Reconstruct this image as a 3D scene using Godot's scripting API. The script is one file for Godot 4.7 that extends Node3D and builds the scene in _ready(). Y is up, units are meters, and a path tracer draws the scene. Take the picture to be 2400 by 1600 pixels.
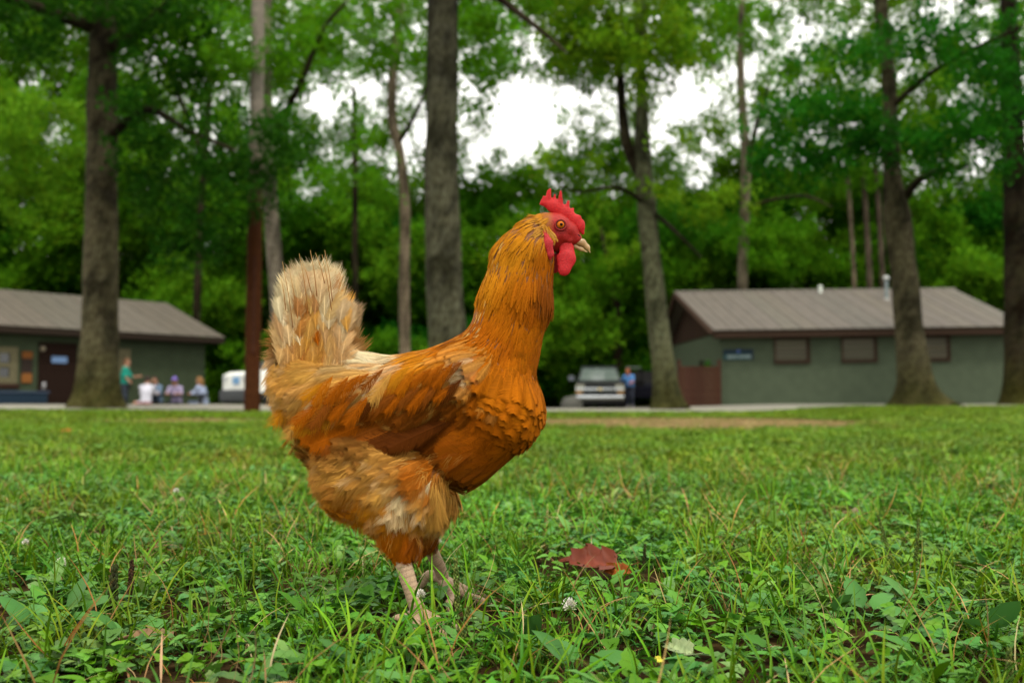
extends Node3D

var rng := RandomNumberGenerator.new()
var M := {}
var noise := FastNoiseLite.new()
var noise2 := FastNoiseLite.new()


func _ready():
	rng.seed = 4711
	setup_view()
	make_materials()
	build_ground()
	build_right_building()
	build_left_building()
	build_trees()
	build_forest()
	build_vehicles()
	build_people()
	build_hen()
	build_grass()
	build_small_plants()


func setup_view():
	var cam := Camera3D.new()
	cam.name = "camera"
	cam.position = Vector3(0, 0.227, 0)
	cam.rotation_degrees.x = 3.427
	cam.fov = 37.83
	cam.near = 0.05
	cam.far = 400.0
	var at := CameraAttributesPhysical.new()
	at.frustum_focal_length = 35.03
	at.frustum_focus_distance = 1.0
	at.frustum_near = 0.05
	at.frustum_far = 400.0
	at.exposure_aperture = 6.3
	cam.attributes = at
	add_child(cam)
	cam.fov = 37.83
	var sky_look := ProceduralSkyMaterial.new()
	sky_look.sky_top_color = Color(1.0, 0.99, 0.96)
	sky_look.sky_horizon_color = Color(0.76, 0.76, 0.74)
	sky_look.sky_curve = 0.25
	sky_look.ground_bottom_color = Color(0.12, 0.16, 0.08)
	sky_look.ground_horizon_color = Color(0.3, 0.36, 0.25)
	var sky := Sky.new()
	sky.sky_material = sky_look
	var env := Environment.new()
	env.background_mode = Environment.BG_SKY
	env.sky = sky
	env.background_energy_multiplier = 1.55
	env.tonemap_mode = Environment.TONE_MAPPER_LINEAR
	env.tonemap_exposure = 1.62
	env.sdfgi_enabled = true
	env.ssao_enabled = true
	env.ssil_enabled = true
	var we := WorldEnvironment.new()
	we.name = "environment"
	we.environment = env
	add_child(we)
	var sun := DirectionalLight3D.new()
	sun.name = "sun"
	sun.light_color = Color(1.0, 0.97, 0.92)
	sun.light_energy = 0.5
	sun.light_angular_distance = 10.0
	sun.shadow_enabled = true
	sun.rotation_degrees = Vector3(-62, 28, 0)
	sun.sky_mode = DirectionalLight3D.SKY_MODE_LIGHT_ONLY
	add_child(sun)


# ---------------------------------------------------------------- naming
func tag(o: Node, label: String, category := "", group := "", kind := ""):
	if label: o.set_meta("label", label)
	if category: o.set_meta("category", category)
	if group: o.set_meta("group", group)
	if kind: o.set_meta("kind", kind)
	return o


var taken := {}
func numbered(called: String) -> String:
	var n: int = taken.get(called, 0)
	taken[called] = n + 1
	return called if n == 0 else "%s_%03d" % [called, n]


func thing(called: String, label: String, category: String, at := Vector3.ZERO, group := "", kind := "") -> Node3D:
	var o := Node3D.new()
	o.name = numbered(called)
	add_child(o)
	o.position = at
	tag(o, label, category, group, kind)
	return o


func show_mesh(called: String, mesh: Mesh, mat: Material, parent: Node, kind := "") -> MeshInstance3D:
	var o := MeshInstance3D.new()
	o.name = called if parent != self else numbered(called)
	o.mesh = mesh
	if mat: o.material_override = mat
	parent.add_child(o, true)
	if kind: o.set_meta("kind", kind)
	return o


# ---------------------------------------------------------------- mesh builder: triangles given counter-clockwise seen from outside
class MB:
	var V := PackedVector3Array()
	var C := PackedColorArray()
	var U := PackedVector2Array()
	var I := PackedInt32Array()

	func v(p: Vector3, c := Color.WHITE, uv := Vector2.ZERO) -> int:
		V.append(p)
		C.append(c)
		U.append(uv)
		return V.size() - 1

	func t(a: int, b: int, c: int):
		I.append(a)
		I.append(b)
		I.append(c)

	func q(a: int, b: int, c: int, d: int):
		t(a, b, c)
		t(a, c, d)

	func quad(a: Vector3, b: Vector3, c: Vector3, d: Vector3, col := Color.WHITE):
		var i := V.size()
		v(a, col, Vector2(0, 0))
		v(b, col, Vector2(1, 0))
		v(c, col, Vector2(1, 1))
		v(d, col, Vector2(0, 1))
		q(i, i + 1, i + 2, i + 3)

	func box(x: Transform3D, s: Vector3, col := Color.WHITE, bev := 0.0):
		var h := s * 0.5
		if bev <= 0.0: bev = minf(minf(s.x, s.y), s.z) * 0.06
		bev = minf(bev, minf(minf(h.x, h.y), h.z) * 0.98)
		var base := V.size()
		# three vertices per corner: on its x face, y face and z face
		for k in 8:
			var sg := Vector3(1 if k & 1 else -1, 1 if k & 2 else -1, 1 if k & 4 else -1)
			v(x * (sg * Vector3(h.x, h.y - bev, h.z - bev)), col)
			v(x * (sg * Vector3(h.x - bev, h.y, h.z - bev)), col)
			v(x * (sg * Vector3(h.x - bev, h.y - bev, h.z)), col)
		for ax in 3:
			for s1 in 2:
				var o1 := (ax + 1) % 3
				var o2 := (ax + 2) % 3
				var ks := []
				for cc in [[0, 0], [1, 0], [1, 1], [0, 1]]:
					ks.append(base + 3 * ((s1 << ax) | (cc[0] << o1) | (cc[1] << o2)) + ax)
				if s1: q(ks[0], ks[1], ks[2], ks[3])
				else: q(ks[3], ks[2], ks[1], ks[0])
		for ax in 3:   # edges along axis ax
			var o1 := (ax + 1) % 3
			var o2 := (ax + 2) % 3
			for c1 in 2:
				for c2 in 2:
					var k0 := (c1 << o1) | (c2 << o2)
					var k1 := k0 | (1 << ax)
					var a := base + 3 * k0 + o1
					var b := base + 3 * k1 + o1
					var c := base + 3 * k1 + o2
					var d := base + 3 * k0 + o2
					if c1 == c2: q(a, d, c, b)
					else: q(a, b, c, d)
		for k in 8:
			var par := (k & 1) ^ ((k >> 1) & 1) ^ ((k >> 2) & 1)
			if par: t(base + 3 * k, base + 3 * k + 1, base + 3 * k + 2)
			else: t(base + 3 * k, base + 3 * k + 2, base + 3 * k + 1)

	func tube(pts: Array, radii: Array, sides := 10, cols: Array = [], caps := true, flat := 1.0, flat_axis := Vector3.ZERO):
		var base := V.size()
		var n := pts.size()
		var side := Vector3.ZERO
		for i in n:
			var d: Vector3 = (pts[mini(i + 1, n - 1)] - pts[maxi(i - 1, 0)]).normalized()
			if side == Vector3.ZERO:
				side = flat_axis if flat_axis != Vector3.ZERO else (Vector3.RIGHT if absf(d.x) < 0.9 else Vector3.BACK)
			side = (side - d * side.dot(d)).normalized()
			var up := d.cross(side)
			for k in sides:
				var a := TAU * k / sides
				v(pts[i] + (side * cos(a) * flat + up * sin(a)) * radii[i], cols[i] if i < cols.size() else Color.WHITE, Vector2(float(k) / sides, float(i) / n))
		for i in n - 1:
			for k in sides:
				var k2 := (k + 1) % sides
				q(base + i * sides + k, base + i * sides + k2, base + (i + 1) * sides + k2, base + (i + 1) * sides + k)
		if caps:
			var a0 := v(pts[0], C[base])
			var a1 := v(pts[n - 1], C[base + (n - 1) * sides])
			for k in sides:
				var k2 := (k + 1) % sides
				t(a0, base + k2, base + k)
				t(a1, base + (n - 1) * sides + k, base + (n - 1) * sides + k2)

	func ball(c: Vector3, r: Vector3, col := Color.WHITE, rings := 7, sides := 10):
		var base := V.size()
		for i in rings + 1:
			var a := PI * i / rings
			for k in sides:
				var b := TAU * k / sides
				v(c + Vector3(sin(a) * cos(b), cos(a), sin(a) * sin(b)) * r, col)
		for i in rings:
			for k in sides:
				var k2 := (k + 1) % sides
				q(base + i * sides + k, base + i * sides + k2, base + (i + 1) * sides + k2, base + (i + 1) * sides + k)

	# a flat outline (x, y) given counter-clockwise, with thickness along z, edges rounded a little
	func slab(outline: PackedVector2Array, x: Transform3D, z0: float, z1: float, col := Color.WHITE):
		var tri := Geometry2D.triangulate_polygon(outline)
		var n := outline.size()
		var b := V.size()
		for p in outline: v(x * Vector3(p.x, p.y, z1), col, p)
		for p in outline: v(x * Vector3(p.x, p.y, z0), col, p)
		var ccw := not Geometry2D.is_polygon_clockwise(outline)
		for i in range(0, tri.size(), 3):
			var a := outline[tri[i]]
			var bb := outline[tri[i + 1]]
			var cc := outline[tri[i + 2]]
			var pos := (bb - a).cross(cc - a) > 0.0
			if pos:
				t(b + tri[i], b + tri[i + 1], b + tri[i + 2])
				t(b + n + tri[i], b + n + tri[i + 2], b + n + tri[i + 1])
			else:
				t(b + tri[i], b + tri[i + 2], b + tri[i + 1])
				t(b + n + tri[i], b + n + tri[i + 1], b + n + tri[i + 2])
		var e := V.size()
		for i in n:
			var p := outline[i]
			var p2 := outline[(i + 1) % n]
			var k := V.size()
			v(x * Vector3(p.x, p.y, z1), col)
			v(x * Vector3(p2.x, p2.y, z1), col)
			v(x * Vector3(p2.x, p2.y, z0), col)
			v(x * Vector3(p.x, p.y, z0), col)
			if ccw: q(k, k + 3, k + 2, k + 1)
			else: q(k, k + 1, k + 2, k + 3)

	func mesh() -> ArrayMesh:
		var N := PackedVector3Array()
		N.resize(V.size())
		for i in range(0, I.size(), 3):
			var a := V[I[i]]
			var f := (V[I[i + 1]] - a).cross(V[I[i + 2]] - a)
			N[I[i]] += f
			N[I[i + 1]] += f
			N[I[i + 2]] += f
		var J := PackedInt32Array()
		J.resize(I.size())
		for i in range(0, I.size(), 3):
			J[i] = I[i]
			J[i + 1] = I[i + 2]
			J[i + 2] = I[i + 1]
		for i in N.size():
			N[i] = N[i].normalized() if N[i].length_squared() > 0.0 else Vector3.UP
		var arr := []
		arr.resize(Mesh.ARRAY_MAX)
		arr[Mesh.ARRAY_VERTEX] = V
		arr[Mesh.ARRAY_NORMAL] = N
		arr[Mesh.ARRAY_COLOR] = C
		arr[Mesh.ARRAY_TEX_UV] = U
		arr[Mesh.ARRAY_INDEX] = J
		var m := ArrayMesh.new()
		m.add_surface_from_arrays(Mesh.PRIMITIVE_TRIANGLES, arr)
		return m


# ---------------------------------------------------------------- smooth bodies: tapered capsules joined with a smooth minimum, meshed as surface nets
# a bone is [a, b, ra, rb, flat]: flat squeezes the capsule across z about the line a-b
func nets(mb: MB, bones: Array, cell: float, k: float, tint: Callable, offs := Transform3D()):
	var lo := Vector3.INF
	var hi := -Vector3.INF
	for b in bones:
		var r: float = maxf(b[2], b[3]) * maxf(1.0, b[4] if b.size() > 4 else 1.0)
		lo = lo.min(b[0] - Vector3.ONE * r).min(b[1] - Vector3.ONE * r)
		hi = hi.max(b[0] + Vector3.ONE * r).max(b[1] + Vector3.ONE * r)
	lo -= Vector3.ONE * cell * 2.5
	hi += Vector3.ONE * cell * 2.5
	var nx := int((hi.x - lo.x) / cell) + 2
	var ny := int((hi.y - lo.y) / cell) + 2
	var nz := int((hi.z - lo.z) / cell) + 2
	var F := PackedFloat32Array()
	F.resize(nx * ny * nz)
	F.fill(1e3)
	for b in bones:
		var a: Vector3 = b[0]
		var e: Vector3 = b[1]
		var ra: float = b[2]
		var rb: float = b[3]
		var fl: float = b[4] if b.size() > 4 else 1.0
		var m: float = maxf(ra, rb) * maxf(1.0, fl) + k + cell * 2.0
		var l := (a.min(e) - Vector3.ONE * m - lo) / cell
		var h := (a.max(e) + Vector3.ONE * m - lo) / cell
		var x0 := maxi(0, int(l.x))
		var x1 := mini(nx - 1, int(h.x) + 1)
		var y0 := maxi(0, int(l.y))
		var y1 := mini(ny - 1, int(h.y) + 1)
		var z0 := maxi(0, int(l.z))
		var z1 := mini(nz - 1, int(h.z) + 1)
		var ab := e - a
		var zs := ab.z
		var abf := Vector3(ab.x, ab.y, 0.0) if fl != 1.0 else ab
		var dd := maxf(abf.length_squared(), 1e-12)
		for z in range(z0, z1 + 1):
			for y in range(y0, y1 + 1):
				var at := (z * ny + y) * nx
				for x in range(x0, x1 + 1):
					var p := lo + Vector3(x, y, z) * cell - a
					var s := clampf(p.dot(abf) / dd, 0.0, 1.0)
					var q := p - ab * s
					q.z /= fl
					var d := q.length() - ra - (rb - ra) * s
					var o := F[at + x]
					var w := maxf(k - absf(o - d), 0.0)
					F[at + x] = minf(o, d) - w * w / (4.0 * k)
	var ids := PackedInt32Array()
	ids.resize(nx * ny * nz)
	ids.fill(-1)
	var sx := 1
	var sy := nx
	var sz := nx * ny
	var corner := [0, sx, sy, sx + sy, sz, sz + sx, sz + sy, sz + sx + sy]
	for z in nz - 1:
		for y in ny - 1:
			var at := (z * ny + y) * nx
			for x in nx - 1:
				var i := at + x
				var f0 := F[i]
				if f0 > 4.0 * cell: continue
				var neg := 0
				for c in corner:
					if F[i + c] < 0.0: neg += 1
				if neg == 0 or neg == 8: continue
				var sum := Vector3.ZERO
				var cnt := 0
				for e in 12:
					var c0: int = [0, 2, 4, 6, 0, 1, 4, 5, 0, 1, 2, 3][e]
					var c1: int = [1, 3, 5, 7, 2, 3, 6, 7, 4, 5, 6, 7][e]
					var g0 := F[i + corner[c0]]
					var g1 := F[i + corner[c1]]
					if (g0 < 0.0) != (g1 < 0.0):
						var tt := g0 / (g0 - g1)
						var p0 := Vector3(c0 & 1, (c0 >> 1) & 1, c0 >> 2)
						var p1 := Vector3(c1 & 1, (c1 >> 1) & 1, c1 >> 2)
						sum += p0.lerp(p1, tt)
						cnt += 1
				var pos := lo + (Vector3(x, y, z) + sum / cnt) * cell
				ids[i] = mb.v(offs * pos, (tint as Callable).call(pos))
	for z in range(1, nz - 1):
		for y in range(1, ny - 1):
			var at := (z * ny + y) * nx
			for x in range(1, nx - 1):
				var i := at + x
				var f0 := F[i]
				if absf(f0) > 4.0 * cell: continue
				for ax in 3:
					var st: int = [sx, sy, sz][ax]
					var f1 := F[i + st]
					if (f0 < 0.0) == (f1 < 0.0): continue
					var u: int = [sy, sz, sx][ax]
					var w: int = [sz, sx, sy][ax]
					var a := ids[i]
					var b := ids[i - u]
					var c := ids[i - u - w]
					var d := ids[i - w]
					if a < 0 or b < 0 or c < 0 or d < 0: continue
					if f0 < 0.0: mb.q(a, b, c, d)
					else: mb.q(a, d, c, b)


func lin(r: float, g: float, b: float) -> Color:
	return Color(r, g, b)


func srgb(hex: int) -> Color:
	return Color.hex((hex << 8) | 255).srgb_to_linear()


func scatter(called: String, mesh: Mesh, mat: Material, xf: Array, cols: PackedColorArray, parent: Node) -> MultiMeshInstance3D:
	var mm := MultiMesh.new()
	mm.transform_format = MultiMesh.TRANSFORM_3D
	mm.use_colors = true
	mm.mesh = mesh
	mm.instance_count = xf.size()
	for i in xf.size():
		mm.set_instance_transform(i, xf[i])
		mm.set_instance_color(i, cols[i])
	var o := MultiMeshInstance3D.new()
	o.name = called if parent != self else numbered(called)
	o.multimesh = mm
	o.material_override = mat
	parent.add_child(o, true)
	o.set_meta("kind", "stuff")
	return o


func vary(c: Color, amount: float) -> Color:
	var k := 1.0 + rng.randf_range(-amount, amount)
	return Color(c.r * k * (1.0 + rng.randf_range(-0.4, 0.4) * amount), c.g * k, c.b * k * (1.0 + rng.randf_range(-0.4, 0.4) * amount))


# ---------------------------------------------------------------- materials
func noise_tex(freq: float, stops: Array, octaves := 4, size := 512, kind := FastNoiseLite.TYPE_SIMPLEX_SMOOTH, sd := 1) -> NoiseTexture2D:
	var n := FastNoiseLite.new()
	n.seed = sd
	n.noise_type = kind
	n.frequency = freq
	n.fractal_octaves = octaves
	var tex := NoiseTexture2D.new()
	tex.width = size
	tex.height = size
	tex.seamless = true
	tex.noise = n
	if stops.size():
		var g := Gradient.new()
		var offs := PackedFloat32Array()
		var cols := PackedColorArray()
		for s in stops:
			offs.append(s[0])
			cols.append(s[1])
		g.offsets = offs
		g.colors = cols
		tex.color_ramp = g
	return tex


func mat(called: String, rough := 0.8, albedo := Color.WHITE, tex: Texture2D = null, scale := Vector3.ONE, bump: Texture2D = null, depth := 0.0) -> StandardMaterial3D:
	var m := StandardMaterial3D.new()
	m.resource_name = called
	m.roughness = rough
	m.albedo_color = albedo.linear_to_srgb()
	m.vertex_color_use_as_albedo = true
	m.cull_mode = BaseMaterial3D.CULL_DISABLED
	if tex or bump:
		m.uv1_triplanar = true
		m.uv1_scale = scale
		m.albedo_texture = tex
	if bump:
		m.heightmap_enabled = true
		m.heightmap_texture = bump
		m.heightmap_scale = depth
	M[called] = m
	return m


func g8(a: float) -> Color:
	return Color(a, a, a)


func make_materials():
	noise.seed = 5
	noise.frequency = 0.35
	noise2.seed = 9
	noise2.frequency = 1.7
	var grain := noise_tex(0.02, [[0.0, g8(0.62)], [0.5, g8(0.9)], [1.0, g8(1.0)]], 5)
	var bark_t := noise_tex(0.02, [[0.0, Color(0.45, 0.43, 0.38)], [0.4, Color(0.72, 0.7, 0.64)], [0.62, Color(0.9, 0.9, 0.84)], [1.0, Color(1, 1, 0.97)]], 5, 512, FastNoiseLite.TYPE_SIMPLEX_SMOOTH, 3)
	var bark_h := noise_tex(0.035, [], 4, 512, FastNoiseLite.TYPE_CELLULAR, 4)
	var soil_t := noise_tex(0.015, [[0.0, Color(0.4, 0.37, 0.33)], [0.45, Color(0.62, 0.58, 0.52)], [0.7, Color(0.82, 0.79, 0.72)], [1.0, Color(0.96, 0.94, 0.88)]], 6, 1024)
	var soil_h := noise_tex(0.03, [], 5, 512)
	mat("plain", 0.75)
	mat("plain_gloss", 0.3)
	mat("skin", 0.55).subsurf_scatter_enabled = true
	mat("cloth", 0.95, Color.WHITE, grain, Vector3.ONE * 4.0)
	mat("bark", 0.95, Color.WHITE, bark_t, Vector3(1.6, 0.5, 1.6), bark_h, 2.5)
	mat("soil", 1.0, Color.WHITE, soil_t, Vector3.ONE * 1.3, soil_h, 1.5)
	M.soil.metallic_specular = 0.1
	M.bark.metallic_specular = 0.15
	mat("gravel", 0.95, Color.WHITE, noise_tex(0.06, [[0.0, g8(0.6)], [1.0, g8(1.0)]], 4), Vector3.ONE * 1.2)
	mat("painted_block", 0.8, Color.WHITE, noise_tex(0.01, [[0.0, g8(0.9)], [0.5, g8(0.95)], [1.0, g8(1.0)]], 5, 512, FastNoiseLite.TYPE_SIMPLEX_SMOOTH, 12), Vector3.ONE * 0.4)
	M.painted_block.metallic_specular = 0.15
	mat("roof_metal", 0.6, Color.WHITE, noise_tex(0.012, [[0.0, g8(0.78)], [0.5, g8(0.93)], [1.0, g8(1.0)]], 5, 512, FastNoiseLite.TYPE_SIMPLEX_SMOOTH, 22), Vector3.ONE * 0.35)
	mat("timber", 0.85, Color.WHITE, noise_tex(0.02, [[0.0, g8(0.6)], [1.0, g8(1.0)]], 4), Vector3(4, 0.5, 4))
	mat("metal", 0.35, Color(0.75, 0.78, 0.8)).metallic = 0.9
	mat("chrome", 0.2, Color(0.5, 0.52, 0.53)).metallic = 1.0
	mat("paint", 0.3).metallic_specular = 0.2
	mat("rubber", 0.9)
	var gl := mat("glass", 0.05, Color(0.02, 0.03, 0.03))
	gl.metallic_specular = 0.8
	var gs := mat("glass_sheen", 0.08)
	gs.metallic_specular = 0.9
	gs.clearcoat_enabled = true
	M.timber.metallic_specular = 0.12
	M.plain.metallic_specular = 0.2
	var hs := mat("hen_skin", 0.5, Color.WHITE, noise_tex(0.03, [[0.0, g8(0.72)], [0.6, g8(0.95)], [1.0, g8(1.0)]], 4, 512, FastNoiseLite.TYPE_SIMPLEX_SMOOTH, 31), Vector3.ONE * 35.0, noise_tex(0.045, [], 3, 512, FastNoiseLite.TYPE_CELLULAR, 33), 0.04)
	hs.metallic_specular = 0.3
	var lf := mat("leaf", 0.6)
	lf.backlight_enabled = true
	lf.backlight = Color(1.0, 1.0, 1.0)
	lf.metallic_specular = 0.12
	var gr := mat("blade", 0.45)
	gr.backlight_enabled = true
	gr.backlight = Color(0.6, 0.6, 0.6)
	gr.metallic_specular = 0.22
	var ft := mat("feather", 0.65)
	ft.backlight_enabled = true
	ft.backlight = Color(0.45, 0.45, 0.45)
	ft.metallic_specular = 0.1



# ---------------------------------------------------------------- ground
func sst(a: float, b: float, x: float) -> float:
	return smoothstep(a, b, x)


func ground_at(x: float, z: float) -> float:
	var d := -z
	var g := 0.0
	g += 0.10 * sst(4.0, 9.0, absf(x)) * sst(12.0, 26.0, d)
	var into := sst(-13.5, -11.5, x) * (1.0 - sst(4.6, 5.3, x))
	g -= 0.42 * sst(-14.5, -13.0, x) * (1.0 - sst(-9.4, -8.6, x)) * sst(27.0, 29.5, d)
	g -= 0.15 * sst(-1.0, 1.0, x) * (1.0 - sst(4.6, 5.3, x)) * sst(27.0, 33.0, d)
	g += maxf(0.0, d - 44.0) * 0.2 * sst(44.0, 60.0, d)
	g += 0.012 * noise2.get_noise_2d(x * 0.8, z * 0.8) * (1.0 - sst(10.0, 25.0, d))
	return g


func on_ground(x: float, z: float) -> Vector3:
	return Vector3(x, ground_at(x, z), z)


func bare(x: float, d: float) -> float:
	var n := noise.get_noise_2d(x * 1.6, d * 0.7) * 0.9 + noise2.get_noise_2d(x * 1.1, d * 0.6) * 0.5
	var a := 1.0 - Vector2((x - 1.9) / 2.6, (d - 10.6) / 4.4).length()
	var b := 1.0 - Vector2((x + 3.7) / 1.9, (d - 11.5) / 3.0).length()
	return clampf(maxf(a * 2.6, b * 1.5) + n * 0.5 - 0.12, 0.0, 1.0)


func drive_edge(x: float) -> float:
	return 20.4 + 0.4 * noise.get_noise_1d(x * 0.8) + 4.6 * sst(4.2, 8.5, x) - 0.7 * sst(-3.0, -9.0, x)


func build_ground():
	var mb := MB.new()
	var xs := []
	for i in 161:
		var u := (i - 80) / 80.0
		xs.append(signf(u) * (absf(u) * 6.0 + pow(absf(u), 3.0) * 84.0))
	var zs := []
	var z := 6.0
	while z > -150.0:
		zs.append(z)
		z -= 0.25 if z > -24.0 else 1.0 if z > -50.0 else 4.0
	for zz in zs:
		for x in xs:
			var d: float = -zz
			var c := lin(0.06, 0.042, 0.02).lerp(lin(0.36, 0.28, 0.15), bare(x, d))
			var n := 0.5 + 0.5 * noise.get_noise_2d(x * 3.0, zz * 3.0)
			if d > 3.0: c = c.lerp(lin(0.05, 0.08, 0.012), (1.0 - bare(x, d)) * 0.55 * sst(3.0, 8.0, d))
			if d > 28.0: c = c.lerp(lin(0.05, 0.045, 0.025), sst(28.0, 34.0, d))
			if d > 44.0: c = lin(0.03, 0.05, 0.012)
			mb.v(on_ground(x, zz), c * (0.75 + 0.4 * n))
	var w := xs.size()
	for i in zs.size() - 1:
		for k in w - 1:
			mb.q(i * w + k, i * w + k + 1, (i + 1) * w + k + 1, (i + 1) * w + k)
			# rows run away from the camera: seen from above this order is counter-clockwise
	var g := show_mesh("ground", mb.mesh(), M.soil, self)
	tag(g, "brown soil ground with worn bare patches under the grass", "ground", "", "structure")
	# pale gravel drive in front of the buildings
	mb = MB.new()
	for i in 141:
		var x := -42.0 + i * 0.6
		var z0 := drive_edge(x)
		var z1 := 31.8 if x > 5.2 else 43.0
		if x < -8.5: z1 = 33.0
		for k in 25:
			var d := lerpf(z0, z1, k / 24.0)
			var p := on_ground(x, -d)
			mb.v(p + Vector3(0, 0.006 + 0.03 * sst(0, 0.1, k / 24.0), 0), lin(0.37, 0.35, 0.275) * (0.85 + 0.25 * noise2.get_noise_2d(x, d)))
	for i in 140:
		for k in 24:
			mb.q(i * 25 + k, (i + 1) * 25 + k, (i + 1) * 25 + k + 1, i * 25 + k + 1)
	var p := show_mesh("gravel_path", mb.mesh(), M.gravel, self)
	tag(p, "pale gravel drive running past the two buildings beyond the lawn", "path", "", "structure")


# ---------------------------------------------------------------- buildings
func at3(x: float, y: float, z: float) -> Transform3D:
	return Transform3D(Basis(), Vector3(x, y, z))


func part_box(called: String, parent: Node, c: Vector3, s: Vector3, col: Color, m: Material, bev := 0.0) -> MeshInstance3D:
	var mb := MB.new()
	mb.box(Transform3D(Basis(), c), s, col, bev)
	return show_mesh(called, mb.mesh(), m, parent)


func roof_panels(parent: Node, n: int, a0: Vector3, a1: Vector3, b0: Vector3, b1: Vector3, col: Color):
	# a: eave line, b: ridge line
	var up := (a1 - a0).cross(b0 - a0).normalized()
	if up.y < 0.0: up = -up
	for i in n:
		var f := float(i) / n
		var g := float(i + 1) / n
		var e0 := a0.lerp(a1, f)
		var e1 := a0.lerp(a1, g)
		var r0 := b0.lerp(b1, f)
		var r1 := b0.lerp(b1, g)
		var mb := MB.new()
		var c := vary(col, 0.045)
		var th := up * 0.03
		mb.quad(e0 + th, e1 + th, r1 + th, r0 + th, c)
		mb.quad(e0, e0 + th, r0 + th, r0, c)
		mb.quad(e1, e1 + th, e0 + th, e0, c)
		# standing seam on the panel's edge
		var w := (e1 - e0).normalized()
		for s in [0.0, 0.5]:
			var s0 := e0.lerp(e1, s) + th + w * 0.005
			var t0 := r0.lerp(r1, s) + th + w * 0.005
			var hh := up * (0.022 if s == 0.0 else 0.01)
			var ww := w * 0.04
			mb.quad(s0, s0 + hh, t0 + hh, t0, c)
			mb.quad(s0 + hh, s0 + ww + hh, t0 + ww + hh, t0 + hh, c)
			mb.quad(s0 + ww + hh, s0 + ww, t0 + ww, t0 + ww + hh, c)
			mb.quad(s0, s0 + ww, s0 + ww + hh, s0 + hh, c)
		show_mesh("roof_panel", mb.mesh(), M.roof_metal, parent)


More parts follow.
